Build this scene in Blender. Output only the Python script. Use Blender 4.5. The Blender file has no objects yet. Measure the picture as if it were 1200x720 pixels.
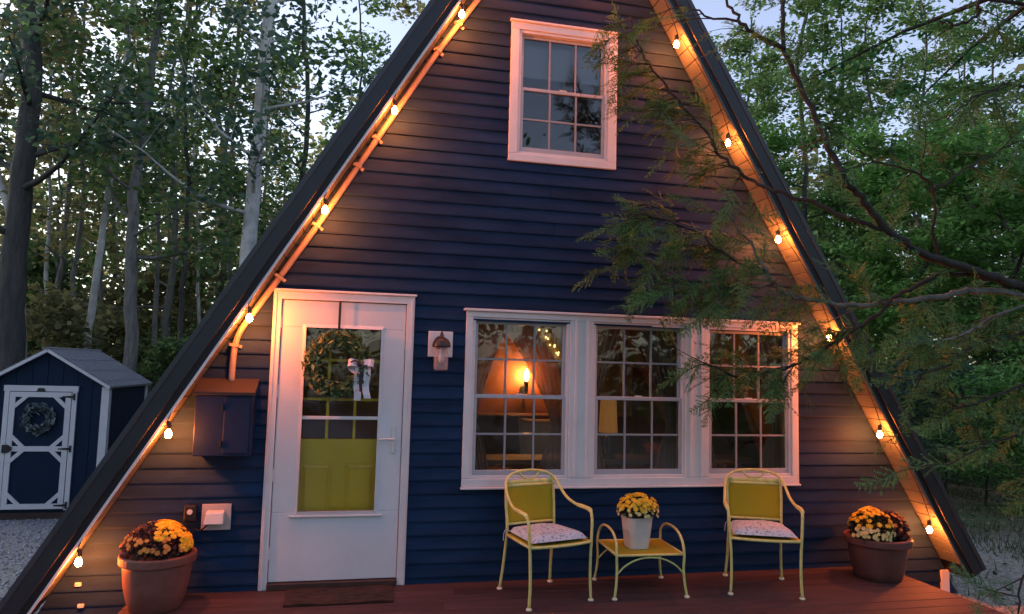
import bpy, math, random
import numpy as np
from math import sin, cos, pi, radians, sqrt

# ------------------------------------------------------------------ camera, sky, sun, exposure
SC = bpy.context.scene
CAM_P = np.array([-0.00137, -5.41181, 1.60615])
YAW, PITCH, ROLL, FOC = 0.21838, 0.08693, 0.02589, 826.58     # focal length in pixels of a 1200 px wide picture
_f = np.array([sin(YAW)*cos(PITCH), cos(YAW)*cos(PITCH), sin(PITCH)])
_r = np.array([cos(YAW), -sin(YAW), 0.0]); _u = np.cross(_r, _f)
CR = _r*cos(ROLL) + _u*sin(ROLL); CU = -_r*sin(ROLL) + _u*cos(ROLL); CF = _f
from mathutils import Matrix, Vector
cam_d = bpy.data.cameras.new('camera'); cam = bpy.data.objects.new('camera', cam_d); SC.collection.objects.link(cam)
cam_d.sensor_width = 36.0; cam_d.sensor_fit = 'HORIZONTAL'; cam_d.lens = FOC*36.0/1200.0
cam_d.clip_start = 0.05; cam_d.clip_end = 2000
m3 = Matrix(((CR[0], CU[0], -CF[0]), (CR[1], CU[1], -CF[1]), (CR[2], CU[2], -CF[2])))
cam.matrix_world = Matrix.Translation(Vector(CAM_P)) @ m3.to_4x4()
SC.camera = cam

W = bpy.data.worlds.new('World'); SC.world = W; W.use_nodes = True
nt = W.node_tree; nt.nodes.clear()
sky = nt.nodes.new('ShaderNodeTexSky'); sky.sky_type = 'NISHITA'; sky.sun_disc = False
SUN_EL, SUN_ROT = radians(16), radians(-58)
sky.sun_elevation = SUN_EL; sky.sun_rotation = SUN_ROT; sky.air_density = 1.0; sky.dust_density = 2.0; sky.ozone_density = 1.5
hs = nt.nodes.new('ShaderNodeHueSaturation'); hs.inputs['Saturation'].default_value = 0.78; hs.inputs['Hue'].default_value = 0.52
bg = nt.nodes.new('ShaderNodeBackground'); bg.inputs['Strength'].default_value = 0.15
wo = nt.nodes.new('ShaderNodeOutputWorld')
nt.links.new(sky.outputs[0], hs.inputs['Color']); nt.links.new(hs.outputs[0], bg.inputs['Color']); nt.links.new(bg.outputs[0], wo.inputs[0])
sun_d = bpy.data.lights.new('sun', 'SUN'); sun_d.energy = 0.5; sun_d.angle = radians(30); sun_d.color = (1.0, 0.93, 0.86)
sun = bpy.data.objects.new('sun', sun_d); SC.collection.objects.link(sun)
# the sun is low behind the wood on the left
sd = Vector((sin(SUN_ROT)*cos(SUN_EL), cos(SUN_ROT)*cos(SUN_EL), sin(SUN_EL)))
sun.rotation_euler = sd.to_track_quat('Z', 'Y').to_euler(); sun.location = (-4, -8, 12)
vs = SC.view_settings; vs.view_transform = 'Standard'; vs.look = 'None'; vs.gamma = 1.0; vs.use_curve_mapping = False
vs.exposure = 1.42
SC.cycles.use_denoising = True
SC.cycles.max_bounces = 4; SC.cycles.diffuse_bounces = 3; SC.cycles.glossy_bounces = 3; SC.cycles.transparent_max_bounces = 10; SC.cycles.caustics_reflective = False; SC.cycles.caustics_refractive = False

def ray(u, v):
    return CF + CR*(u-600)/FOC - CU*(v-360)/FOC
def at(u, v, Y):                          # a pixel of the photograph on the upright plane y = Y
    d = ray(u, v); t = (Y-CAM_P[1])/d[1]; return CAM_P + d*t

# ------------------------------------------------------------------ helpers
COL = SC.collection
OFF = {}
class MB:
    def __init__(s): s.v = []; s.f = []
    def add(s, vs, fs):
        n = len(s.v); s.v.extend([tuple(float(c) for c in p) for p in vs]); s.f.extend([tuple(i+n for i in f) for f in fs]); return s
    def hexa(s, p):                        # 4 bottom, 4 top, both counter-clockwise
        return s.add(p, [(3,2,1,0),(4,5,6,7),(0,1,5,4),(1,2,6,5),(2,3,7,6),(3,0,4,7)])
    def box(s, x0, x1, y0, y1, z0, z1):
        return s.hexa([(x0,y0,z0),(x1,y0,z0),(x1,y1,z0),(x0,y1,z0),(x0,y0,z1),(x1,y0,z1),(x1,y1,z1),(x0,y1,z1)])
    def slab(s, poly, y0, y1):             # polygon in x,z pushed through y
        n = len(poly)
        return s.add([(x,y0,z) for x,z in poly]+[(x,y1,z) for x,z in poly],
            [tuple(range(n)), tuple(range(2*n-1,n-1,-1))]+[(i,i+n,(i+1)%n+n,(i+1)%n) for i in range(n)])
    def tube(s, path, r, n=8, closed=False, caps=True):
        P = [np.array(p, float) for p in path]; k = len(P)
        rs = [r]*k if not hasattr(r, '__len__') else list(r)
        T = []
        for i in range(k):
            a = P[i-1] if (i > 0 or closed) else P[i]; b = P[(i+1) % k] if (i < k-1 or closed) else P[i]
            t = b-a; T.append(t/max(np.linalg.norm(t), 1e-9))
        nrm = np.cross(T[0], (0,0,1.0))
        if np.linalg.norm(nrm) < 1e-3: nrm = np.cross(T[0], (1.0,0,0))
        nrm /= np.linalg.norm(nrm); vs = []
        for i in range(k):
            nrm = nrm - T[i]*(nrm@T[i]); nrm /= max(np.linalg.norm(nrm), 1e-9); bn = np.cross(T[i], nrm)
            for j in range(n):
                a = 2*pi*j/n; vs.append(P[i]+rs[i]*(nrm*cos(a)+bn*sin(a)))
        fs = []
        for i in range(k if closed else k-1):
            for j in range(n):
                a = i*n+j; b = i*n+(j+1) % n; c = ((i+1) % k)*n+(j+1) % n; d = ((i+1) % k)*n+j
                fs.append((a,b,c,d))
        if caps and not closed: fs.append(tuple(range(n-1,-1,-1))); fs.append(tuple(range((k-1)*n, k*n)))
        return s.add(vs, fs)
    def lathe(s, prof, n=24, c=(0,0,0), fn=None, sx=1.0, sy=1.0):   # prof: (r, z) from bottom up
        vs = []; k = len(prof)
        for r, z in prof:
            for j in range(n):
                a = 2*pi*j/n; q = r*(fn(a, z) if fn else 1); vs.append((c[0]+q*cos(a)*sx, c[1]+q*sin(a)*sy, c[2]+z))
        fs = [(i*n+j, i*n+(j+1) % n, (i+1)*n+(j+1) % n, (i+1)*n+j) for i in range(k-1) for j in range(n)]
        fs.append(tuple(range(n-1,-1,-1))); fs.append(tuple(range((k-1)*n, k*n)))
        return s.add(vs, fs)
    def ball(s, c, r, nu=8, nv=5, sc=(1,1,1)):
        prof = [(max(r*sin(pi*i/nv), r*.02), -r*cos(pi*i/nv)) for i in range(nv+1)]
        vs = []
        for q, z in prof:
            for j in range(nu):
                a = 2*pi*j/nu; vs.append((c[0]+q*cos(a)*sc[0], c[1]+q*sin(a)*sc[1], c[2]+z*sc[2]))
        fs = [(i*nu+j, i*nu+(j+1) % nu, (i+1)*nu+(j+1) % nu, (i+1)*nu+j) for i in range(nv) for j in range(nu)]
        return s.add(vs, fs)
    def grid(s, nu, nv, fn, closed_u=False):
        vs = [fn(i/(nu-1 if not closed_u else nu), j/(nv-1)) for j in range(nv) for i in range(nu)]
        fs = []
        for j in range(nv-1):
            for i in range(nu if closed_u else nu-1):
                fs.append((j*nu+i, j*nu+(i+1) % nu, (j+1)*nu+(i+1) % nu, (j+1)*nu+i))
        return s.add(vs, fs)
    def disc(s, c, r, n=16, axis='y', d=.01):
        vs = []
        for e in (-d/2, d/2):
            for j in range(n):
                a = 2*pi*j/n
                vs.append((c[0]+r*cos(a), c[1]+e, c[2]+r*sin(a)) if axis == 'y' else (c[0]+r*cos(a), c[1]+r*sin(a), c[2]+e))
        fs = [tuple(range(n)), tuple(range(2*n-1,n-1,-1))]+[(i,i+n,(i+1)%n+n,(i+1)%n) for i in range(n)]
        return s.add(vs, fs)

def offset(o):
    while o is not None:
        if o.name in OFF: return OFF[o.name]
        o = o.parent
    return (0,0,0)
def link(name, me, mat, parent, smooth=False, bevel=0, solid=0):
    o = bpy.data.objects.new(name, me); COL.objects.link(o)
    if mat is not None: me.materials.append(mat)
    if smooth: me.polygons.foreach_set('use_smooth', [True]*len(me.polygons))
    if parent is not None: o.parent = parent
    if solid:
        m = o.modifiers.new('solid', 'SOLIDIFY'); m.thickness = solid; m.offset = 0
    if bevel:
        m = o.modifiers.new('bevel', 'BEVEL'); m.width = bevel; m.segments = 2; m.limit_method = 'ANGLE'
    return o
def fixnormals(me):
    import bmesh
    b = bmesh.new(); b.from_mesh(me); bmesh.ops.recalc_face_normals(b, faces=b.faces); b.to_mesh(me); b.free()
def obj(name, mb, mat, parent=None, smooth=False, bevel=0, solid=0, fix=True):
    me = bpy.data.meshes.new(name); off = offset(parent)
    vs = [(x-off[0], y-off[1], z-off[2]) for x,y,z in mb.v] if any(off) else mb.v
    me.from_pydata(vs, [], mb.f); me.update()
    if fix: fixnormals(me)
    return link(name, me, mat, parent, smooth, bevel, solid)
def tag(o, label=None, cat=None, group=None, kind=None):
    if label: o['label'] = label
    if cat: o['category'] = cat
    if group: o['group'] = group
    if kind: o['kind'] = kind
    return o
def thing(name, label, cat, loc=(0,0,0), rz=0, group=None, local=False):
    o = bpy.data.objects.new(name, None); COL.objects.link(o); o.empty_display_size = .1
    o.location = loc; o.rotation_euler = (0,0,rz)
    OFF[o.name] = (0,0,0) if local else tuple(loc)
    return tag(o, label, cat, group)
def copy_tree(o, parent=None):
    c = o.copy(); COL.objects.link(c); c.parent = parent
    if parent is None: OFF[c.name] = (0,0,0)
    for ch in list(o.children): copy_tree(ch, c)
    return c
def npmesh(name, V, F):                    # V (n,3), F (m,k) arrays -> mesh
    me = bpy.data.meshes.new(name); V = np.ascontiguousarray(V, np.float32); F = np.ascontiguousarray(F, np.int32)
    k = F.shape[1]
    me.vertices.add(len(V)); me.vertices.foreach_set('co', V.ravel())
    me.loops.add(F.size); me.loops.foreach_set('vertex_index', F.ravel())
    me.polygons.add(len(F)); me.polygons.foreach_set('loop_start', np.arange(len(F), dtype=np.int32)*k)
    me.update(calc_edges=True); return me
def curve(pts, n=8):                       # Catmull-Rom through points
    P = [np.array(p, float) for p in pts]; P = [2*P[0]-P[1]]+P+[2*P[-1]-P[-2]]; out = []
    for i in range(1, len(P)-2):
        for j in range(n):
            t = j/n; a,b,c,d = P[i-1],P[i],P[i+1],P[i+2]
            out.append(.5*((2*b)+(c-a)*t+(2*a-5*b+4*c-d)*t*t+(3*b-a-3*c+d)*t**3))
    out.append(P[-2]); return out

# ------------------------------------------------------------------ materials
def mat(name, col, rough=.6, var=.0, scale=8.0, bump=0.0, bscale=60.0, metal=0.0, spec=.5, col2=None, emit=None, es=0, coat=0, stretch=None, island=False, trans=0.0, dirt=0.0):
    m = bpy.data.materials.new(name); m.use_nodes = True; n = m.node_tree.nodes; l = m.node_tree.links
    b = n['Principled BSDF']; b.inputs['Roughness'].default_value = rough; b.inputs['Metallic'].default_value = metal
    b.inputs['Specular IOR Level'].default_value = spec
    if coat: b.inputs['Coat Weight'].default_value = coat; b.inputs['Coat Roughness'].default_value = .25
    c4 = (*col, 1); b.inputs['Base Color'].default_value = c4
    tc = n.new('ShaderNodeTexCoord'); mp = n.new('ShaderNodeMapping'); l.new(tc.outputs['Object'], mp.inputs[0])
    if stretch: mp.inputs['Scale'].default_value = stretch
    out = None
    if var or col2:
        nz = n.new('ShaderNodeTexNoise'); nz.inputs['Scale'].default_value = scale; nz.inputs['Detail'].default_value = 6; nz.inputs['Roughness'].default_value = .65
        l.new(mp.outputs[0], nz.inputs['Vector'])
        rp = n.new('ShaderNodeValToRGB'); e = rp.color_ramp.elements
        if col2: a, c = c4, (*col2, 1)
        else: a = (*[x*(1-var) for x in col], 1); c = (*[min(1, x*(1+var)) for x in col], 1)
        e[0].position = .32; e[0].color = a; e[1].position = .68; e[1].color = c
        if island:
            g = n.new('ShaderNodeNewGeometry'); ma = n.new('ShaderNodeMath'); ma.operation = 'MULTIPLY_ADD'
            ma.inputs[1].default_value = .55; l.new(g.outputs['Random Per Island'], ma.inputs[0])
            mb2 = n.new('ShaderNodeMath'); mb2.operation = 'MULTIPLY'; mb2.inputs[1].default_value = .45
            l.new(nz.outputs['Fac'], mb2.inputs[0]); l.new(mb2.outputs[0], ma.inputs[2]); l.new(ma.outputs[0], rp.inputs[0])
        else: l.new(nz.outputs['Fac'], rp.inputs[0])
        out = rp.outputs[0]; l.new(out, b.inputs['Base Color'])
        mr = n.new('ShaderNodeMapRange'); mr.inputs['To Min'].default_value = max(0, rough-.12); mr.inputs['To Max'].default_value = min(1, rough+.12)
        l.new(nz.outputs['Fac'], mr.inputs[0]); l.new(mr.outputs[0], b.inputs['Roughness'])
    if bump:
        nb = n.new('ShaderNodeTexNoise'); nb.inputs['Scale'].default_value = bscale; nb.inputs['Detail'].default_value = 5
        l.new(mp.outputs[0], nb.inputs['Vector']); bp = n.new('ShaderNodeBump'); bp.inputs['Strength'].default_value = bump; bp.inputs['Distance'].default_value = .01 if bump < .8 else .03
        l.new(nb.outputs['Fac'], bp.inputs['Height']); l.new(bp.outputs[0], b.inputs['Normal'])
    if emit: b.inputs['Emission Color'].default_value = (*emit, 1); b.inputs['Emission Strength'].default_value = es
    if trans:
        tr = n.new('ShaderNodeBsdfTranslucent'); mx = n.new('ShaderNodeMixShader'); mx.inputs[0].default_value = trans
        if out is not None: l.new(out, tr.inputs['Color'])
        else: tr.inputs['Color'].default_value = c4
        l.new(b.outputs[0], mx.inputs[1]); l.new(tr.outputs[0], mx.inputs[2]); l.new(mx.outputs[0], n['Material Output'].inputs[0])
    return m
def glass_mat(name, tint=(.985,.99,1), ior=1.5, rough=0.0):
    m = bpy.data.materials.new(name); m.use_nodes = True; n = m.node_tree.nodes; l = m.node_tree.links; n.remove(n['Principled BSDF'])
    t = n.new('ShaderNodeBsdfTransparent'); t.inputs[0].default_value = (*tint, 1)
    g = n.new('ShaderNodeBsdfGlossy'); g.inputs['Roughness'].default_value = rough
    nz = n.new('ShaderNodeTexNoise'); nz.inputs['Scale'].default_value = 2.5; tc = n.new('ShaderNodeTexCoord'); l.new(tc.outputs['Object'], nz.inputs['Vector'])
    bp = n.new('ShaderNodeBump'); bp.inputs['Strength'].default_value = .06; bp.inputs['Distance'].default_value = .05; l.new(nz.outputs['Fac'], bp.inputs['Height']); l.new(bp.outputs[0], g.inputs['Normal'])
    fr = n.new('ShaderNodeFresnel'); fr.inputs[0].default_value = ior
    mx = n.new('ShaderNodeMixShader'); l.new(fr.outputs[0], mx.inputs[0]); l.new(t.outputs[0], mx.inputs[1]); l.new(g.outputs[0], mx.inputs[2]); l.new(mx.outputs[0], n['Material Output'].inputs[0])
    return m
def sheer_mat(name, col, alpha):
    m = bpy.data.materials.new(name); m.use_nodes = True; n = m.node_tree.nodes; l = m.node_tree.links
    b = n['Principled BSDF']; b.inputs['Base Color'].default_value = (*col, 1); b.inputs['Roughness'].default_value = .9
    tl = n.new('ShaderNodeBsdfTranslucent'); tl.inputs[0].default_value = (*col, 1)
    m1 = n.new('ShaderNodeMixShader'); m1.inputs[0].default_value = .4; l.new(b.outputs[0], m1.inputs[1]); l.new(tl.outputs[0], m1.inputs[2])
    t = n.new('ShaderNodeBsdfTransparent'); m2 = n.new('ShaderNodeMixShader'); m2.inputs[0].default_value = alpha
    l.new(t.outputs[0], m2.inputs[1]); l.new(m1.outputs[0], m2.inputs[2]); l.new(m2.outputs[0], n['Material Output'].inputs[0])
    return m
M = {}
M['siding'] = mat('navy_siding', (.0125,.0310,.074), .62, .30, 1.7, .15, 40, stretch=(1,1,5), spec=.06)
def vary(m, amt):                           # small tone differences from board to board
    n = m.node_tree.nodes; l = m.node_tree.links; b = n['Principled BSDF']; src = b.inputs['Base Color'].links[0].from_socket
    oi = n.new('ShaderNodeObjectInfo'); mr = n.new('ShaderNodeMapRange'); mr.inputs['To Min'].default_value = 1-amt; mr.inputs['To Max'].default_value = 1+amt; l.new(oi.outputs['Random'], mr.inputs[0])
    hv = n.new('ShaderNodeHueSaturation'); l.new(mr.outputs[0], hv.inputs['Value']); l.new(src, hv.inputs['Color']); l.new(hv.outputs[0], b.inputs['Base Color'])
vary(M['siding'], .14)
M['trim'] = mat('white_trim', (.62,.62,.635), .45, .06, 5, .05, 90)
M['trim_grey'] = mat('grey_sash', (.36,.39,.43), .4, .06, 5)
M['muntin'] = mat('muntin', (.26,.27,.30), .4)
M['fascia'] = mat('charcoal_fascia', (.018,.021,.027), .40, .2, 2.5, .05, 30, spec=.4)
M['fascia2'] = mat('dark_fascia', (.008,.010,.014), .5, .15, 2.5, spec=.3)
M['roof'] = mat('roof_metal', (.03,.033,.04), .4, .2, 2)
M['soffit'] = mat('tan_soffit', (.095,.120,.125), .6, .12, 6, .05, 50, spec=.2) #, 6, .05, 50)
M['conduit'] = mat('beige_pvc', (.27,.23,.19), .5, .10, 6)
M['box_blue'] = mat('blue_steel_box', (.008,.020,.056), .5, .12, 5, spec=.2)
M['box_lid'] = mat('brown_lid', (.016,.014,.015), .75, .2, 6)
M['black'] = mat('black_metal', (.012,.012,.013), .4, .2, 20)
M['door_white'] = mat('white_storm_door', (.60,.62,.65), .4, .05, 3, .03, 60)
M['yellow_door'] = mat('yellow_paint', (1.0,.66,.001), .38, .08, 4, .04, 50)
M['glass'] = glass_mat('pane_glass')
M['deck'] = mat('red_brown_deck', (.058,.034,.034), .75, .28, 3.5, .25, 30, stretch=(.6,6,6), spec=.25)
M['dark_under'] = mat('dark_wood', (.05,.03,.025), .8, .3, 6)
M['mat'] = mat('coir_mat', (.085,.04,.022), .95, 0, 16, .9, 260, col2=(.012,.006,.004), stretch=(.6,1.6,1))
M['terracotta'] = mat('terracotta_plastic', (.15,.056,.042), .65, .3, 5, .05, 40)
M['plum_pot'] = mat('plum_plastic', (.12,.044,.036), .6, .3, 5, .05, 40)
M['soil'] = mat('soil', (.03,.02,.014), .95, .3, 20, .6, 60)
M['chair'] = mat('pale_yellow_metal', (.62,.58,.20), .42, .18, 25, .03, 80)
M['foot'] = mat('white_foot_cap', (.72,.66,.46), .5)
M['white_pot'] = mat('white_pot', (.55,.52,.47), .55, .10, 7, .08, 30)
M['plastic_white'] = mat('white_plastic', (.62,.60,.57), .45, .05, 10)
M['lamp_glass'] = sheer_mat('seeded_glass', (.55,.57,.62), .22)
M['bulb'] = mat('lit_bulb', (1,.8,.5), .3, emit=(1.0,.175,.025), es=580)
M['leaf_green'] = mat('leaf_green', (.065,.135,.042), .6, 0, .7, col2=(.180,.290,.095), island=True, trans=.5)
M['leaf_bright'] = mat('leaf_bright', (.075,.190,.040), .6, 0, .6, col2=(.190,.380,.100), island=True, trans=.5)
M['leaf_olive'] = mat('leaf_olive', (.115,.130,.050), .65, 0, .5, col2=(.300,.275,.115), island=True, trans=.5)
M['leaf_teal'] = mat('leaf_teal', (.038,.090,.060), .6, 0, .6, col2=(.115,.190,.115), island=True, trans=.5)
M['needle'] = mat('hemlock_needle', (.022,.080,.024), .6, 0, 2.5, col2=(.100,.280,.080), island=True, trans=.45)
M['bark_dark'] = mat('dark_bark', (.055,.052,.047), .9, .5, 5, .9, 18, stretch=(2,2,.35))
M['bark_grey'] = mat('grey_bark', (.24,.225,.205), .9, 0, 5, 1.0, 14, col2=(.10,.095,.085), stretch=(2,2,.5))
M['bark_pale'] = mat('pale_bark', (.60,.58,.54), .85, 0, 4, .5, 16, col2=(.30,.29,.26), stretch=(1,1,.8))
M['twig'] = mat('hemlock_bark', (.020,.016,.013), .9, .4, 9, .6, 40)
M['twig_pale'] = mat('lichen_bark', (.17,.17,.15), .9, 0, 9, .6, 40, col2=(.05,.045,.04))
vary(M['deck'], .22)
# ------------------------------------------------------------------ ground
def ground_z(x, y):
    a = 1/(1+math.exp(-(y-2.6)*1.1)); l = 1/(1+math.exp((x-1.5)*.5))
    z = -.30 - a*(.10+.42*l)
    far = max(0, y-12); z += .012*far + .10*sin(x*.31+.7)*sin(y*.27)*min(1, max(0, (y-8)/6))
    return z
def axis(lo, hi, dense0, dense1, fine, coarse):
    a = list(np.arange(lo, dense0, coarse))+list(np.arange(dense0, dense1, fine))+list(np.arange(dense1, hi+coarse, coarse)); return a
gx = axis(-160, 160, -14, 16, .5, 12); gy = axis(-40, 200, -8, 24, .5, 12)
gv = [(x, y, ground_z(x, y)) for y in gy for x in gx]; nx = len(gx)
gf = [(j*nx+i, j*nx+i+1, (j+1)*nx+i+1, (j+1)*nx+i) for j in range(len(gy)-1) for i in range(nx-1)]
def ground_mat():
    m = bpy.data.materials.new('forest_ground'); m.use_nodes = True; n = m.node_tree.nodes; l = m.node_tree.links; b = n['Principled BSDF']; b.inputs['Roughness'].default_value = .95
    tc = n.new('ShaderNodeTexCoord')
    def noise(s, d=8):
        z = n.new('ShaderNodeTexNoise'); z.inputs['Scale'].default_value = s; z.inputs['Detail'].default_value = d; l.new(tc.outputs['Object'], z.inputs['Vector']); return z
    def ramp(src, p0, c0, p1, c1):
        r = n.new('ShaderNodeValToRGB'); e = r.color_ramp.elements; e[0].position = p0; e[0].color = (*c0,1); e[1].position = p1; e[1].color = (*c1,1); l.new(src, r.inputs[0]); return r
    g1 = ramp(noise(38).outputs['Fac'], .35, (.10,.105,.115), .7, (.36,.37,.40))           # gravel
    g2 = ramp(noise(9).outputs['Fac'], .35, (.045,.035,.022), .65, (.16,.12,.08))            # leaf litter
    g3 = ramp(noise(14).outputs['Fac'], .4, (.03,.05,.015), .65, (.09,.11,.04))               # moss and weeds
    mm = ramp(noise(.8).outputs['Fac'], .45, (0,0,0), .6, (1,1,1))
    mx = n.new('ShaderNodeMixRGB'); l.new(mm.outputs[0], mx.inputs[0]); l.new(g2.outputs[0], mx.inputs[1]); l.new(g3.outputs[0], mx.inputs[2])
    sp = n.new('ShaderNodeSeparateXYZ'); l.new(tc.outputs['Object'], sp.inputs[0])
    # gravel yard: left of the house, out to the shed, breaking up into litter at its rim
    ad = n.new('ShaderNodeMath'); ad.operation = 'MULTIPLY_ADD'; ad.inputs[1].default_value = 3.0; l.new(noise(1.2).outputs['Fac'], ad.inputs[0]); l.new(sp.outputs['X'], ad.inputs[2])
    mr = n.new('ShaderNodeMapRange'); mr.inputs['From Min'].default_value = 2.2; mr.inputs['From Max'].default_value = 1.2; l.new(ad.outputs[0], mr.inputs[0])
    ay = n.new('ShaderNodeMath'); ay.operation = 'MULTIPLY_ADD'; ay.inputs[1].default_value = 2.0; l.new(noise(1.0).outputs['Fac'], ay.inputs[0]); l.new(sp.outputs['Y'], ay.inputs[2])
    my = n.new('ShaderNodeMapRange'); my.inputs['From Min'].default_value = 9.6; my.inputs['From Max'].default_value = 8.6; l.new(ay.outputs[0], my.inputs[0])
    mu = n.new('ShaderNodeMath'); mu.operation = 'MULTIPLY'; l.new(mr.outputs[0], mu.inputs[0]); l.new(my.outputs[0], mu.inputs[1])
    m2 = n.new('ShaderNodeMixRGB'); l.new(mu.outputs[0], m2.inputs[0]); l.new(mx.outputs[0], m2.inputs[1]); l.new(g1.outputs[0], m2.inputs[2]); 
    g4 = ramp(noise(30).outputs['Fac'], .35, (.16,.14,.11), .68, (.42,.38,.31))            # bare sandy earth beside the deck
    ax_ = n.new('ShaderNodeMath'); ax_.operation = 'MULTIPLY_ADD'; ax_.inputs[1].default_value = 2.4; l.new(noise(1.4).outputs['Fac'], ax_.inputs[0]); l.new(sp.outputs['X'], ax_.inputs[2])
    e1 = n.new('ShaderNodeMapRange'); e1.inputs['From Min'].default_value = 4.6; e1.inputs['From Max'].default_value = 5.2; l.new(ax_.outputs[0], e1.inputs[0])
    e2 = n.new('ShaderNodeMapRange'); e2.inputs['From Min'].default_value = 9.6; e2.inputs['From Max'].default_value = 8.2; l.new(ax_.outputs[0], e2.inputs[0])
    em = n.new('ShaderNodeMath'); em.operation = 'MULTIPLY'; l.new(e1.outputs[0], em.inputs[0]); l.new(e2.outputs[0], em.inputs[1])
    m3_ = n.new('ShaderNodeMixRGB'); l.new(em.outputs[0], m3_.inputs[0]); l.new(m2.outputs[0], m3_.inputs[1]); l.new(g4.outputs[0], m3_.inputs[2]); l.new(m3_.outputs[0], b.inputs['Base Color'])
    bp = n.new('ShaderNodeBump'); bp.inputs['Strength'].default_value = .9; bp.inputs['Distance'].default_value = .03; l.new(noise(45).outputs['Fac'], bp.inputs['Height']); l.new(bp.outputs[0], b.inputs['Normal'])
    return m
me = bpy.data.meshes.new('ground'); me.from_pydata(gv, [], gf); me.update()
tag(link('ground', me, ground_mat(), None, smooth=True), kind='structure')

# ------------------------------------------------------------------ the a-frame house
AX, AZ, S, OH = 1.609, 5.981, .59, .24
NL = sqrt(1+S*S); DX, DZ = S/NL, -1/NL          # down the right slope
NX, NZ = 1/NL, S/NL                              # out of the right slope
ZB = -.26                                        # bottom of the siding
HD = 7.6                                         # depth of the house
def rake(z): return AX-S*(AZ-z), AX+S*(AZ-z)
house = thing('a_frame_house', 'navy blue A-frame cabin with white trim and dark roof edges', 'house', (AX, 0, -.3))
D0, D1, DT = -.589, .436, 2.13
OPEN = [(D0+.03, D1-.03, -1, DT-.03), (.836+.04, 3.716-.04, .70+.04, 2.042-.04), (1.131+.04, 2.042-.04, 3.262+.04, 4.416-.04)]
def spans(z0, z1, ins=0.0):
    zc = (z0+z1)/2; xl, xr = rake(zc); out = [(xl, xr)]
    for a, b, c, d in OPEN:
        if c <= zc <= d:
            nxt = []
            for p, q in out:
                if b <= p or a >= q: nxt.append((p, q)); continue
                if a > p: nxt.append((p, a))
                if b < q: nxt.append((b, q))
            out = nxt
    return out
wall = MB(); EXPO = .1016; z = ZB; bands = []
while z < AZ-.12: bands.append((z, z+EXPO)); z += EXPO
for z0, z1 in bands:
    for p, q in spans(z0, z1):
        l0, r0 = rake(z0); l1, r1 = rake(z1); fl = abs(p-rake((z0+z1)/2)[0]) < 1e-6; fr = abs(q-rake((z0+z1)/2)[1]) < 1e-6
        wall.slab([(l0 if fl else p, z0), (r0 if fr else q, z0), (r1 if fr else q, z1), (l1 if fl else p, z1)], .012, .11)
wall_o = obj('wall', wall, M['siding'], house)
rs = random.Random(3)
for z0, z1 in bands:
    for p, q in spans(z0, z1):
        fl = abs(p-rake((z0+z1)/2)[0]) < 1e-6; fr = abs(q-rake((z0+z1)/2)[1]) < 1e-6
        cuts = [p, q]
        if q-p > 2.2 and rs.random() < .55: cuts.insert(1, p+(q-p)*rs.uniform(.25, .75))
        for a, b in zip(cuts[:-1], cuts[1:]):
            mb = MB(); vs = []; jit = rs.uniform(-.0012, .0012)
            prof = [(.0115, z0-.006), (-.0165+jit, z0-.006), (-.0175+jit, z0+.006), (-.003, z1-.001), (.0115, z1-.001)]
            for side in (0, 1):
                for y, zz in prof:
                    L, R = rake(zz); x = (L+.002 if (fl and a == p) else a+(.001 if a != p else 0)) if side == 0 else (R-.002 if (fr and b == q) else b-(.001 if b != q else 0))
                    vs.append((x, y, zz))
            n = len(prof)
            mb.add(vs, [tuple(range(n)), tuple(range(2*n-1, n-1, -1))]+[(i, i+n, (i+1) % n+n, (i+1) % n) for i in range(n)])
            obj('siding_board', mb, M['siding'], wall_o)

# roof slabs with fascia boards on the front edge
TH = .172; SL = (AZ+.085)*NL                      # length of the inner slope line
def P(side, d, n, y):                             # d down the slope, n out of it
    return (AX+side*(d*DX+n*NX), y, AZ+d*DZ+n*NZ)
def slope_box(mb, side, d0, d1, n0, n1, y0, y1):
    return mb.hexa([P(side,d0,n0,y0),P(side,d1,n0,y0),P(side,d1,n0,y1),P(side,d0,n0,y1),P(side,d0,n1,y0),P(side,d1,n1,y0),P(side,d1,n1,y1),P(side,d0,n1,y1)])
APX = S                                            # the slopes meet on the centre line at d = -n*S
def roof_slab(side, n0, n1, y0, y1, d1=SL):
    mb = MB()
    pts = [(-n0*S, n0), (d1, n0), (d1, n1), (-n1*S, n1)]
    vs = [P(side, d, n, y0) for d, n in pts]+[P(side, d, n, y1) for d, n in pts]
    return mb.add(vs, [(0,1,2,3),(7,6,5,4)]+[(i, i+4, (i+1) % 4+4, (i+1) % 4) for i in range(4)])
for side in (-1, 1):
    rf = obj('roof', roof_slab(side, .03, .150, -.215, HD), M['roof'], house)
    obj('fascia', roof_slab(side, .055, .178, -.262, -.236), M['fascia'], rf, bevel=.004)
    obj('fascia', roof_slab(side, .012, .060, -.250, -.226, SL-.002), M['fascia2'], rf, bevel=.003)
    obj('drip_edge', roof_slab(side, .150, .184, -.268, HD), M['roof'], rf)
    obj('edge_trim', roof_slab(side, -.004, .012, -.2535, -.238), M['trim'] if side < 0 else M['soffit'], rf)
    sf = obj('soffit', roof_slab(side, .012, .0295, -.2255, .0), M['fascia2'], house)
    bw = .118; k = int((SL-.35)/bw)
    proto = None
    for i in range(k):
        if proto is None:
            mb = MB(); slope_box(mb, side, .30,   .30+bw-.006, .001, .012, -.236, -.0175)
            proto = obj('soffit_board', mb, M['soffit'], sf, bevel=.002); o = proto
        else:
            o = proto.copy(); COL.objects.link(o)
        o.location = (side*i*bw*DX, 0, i*bw*DZ)
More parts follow.
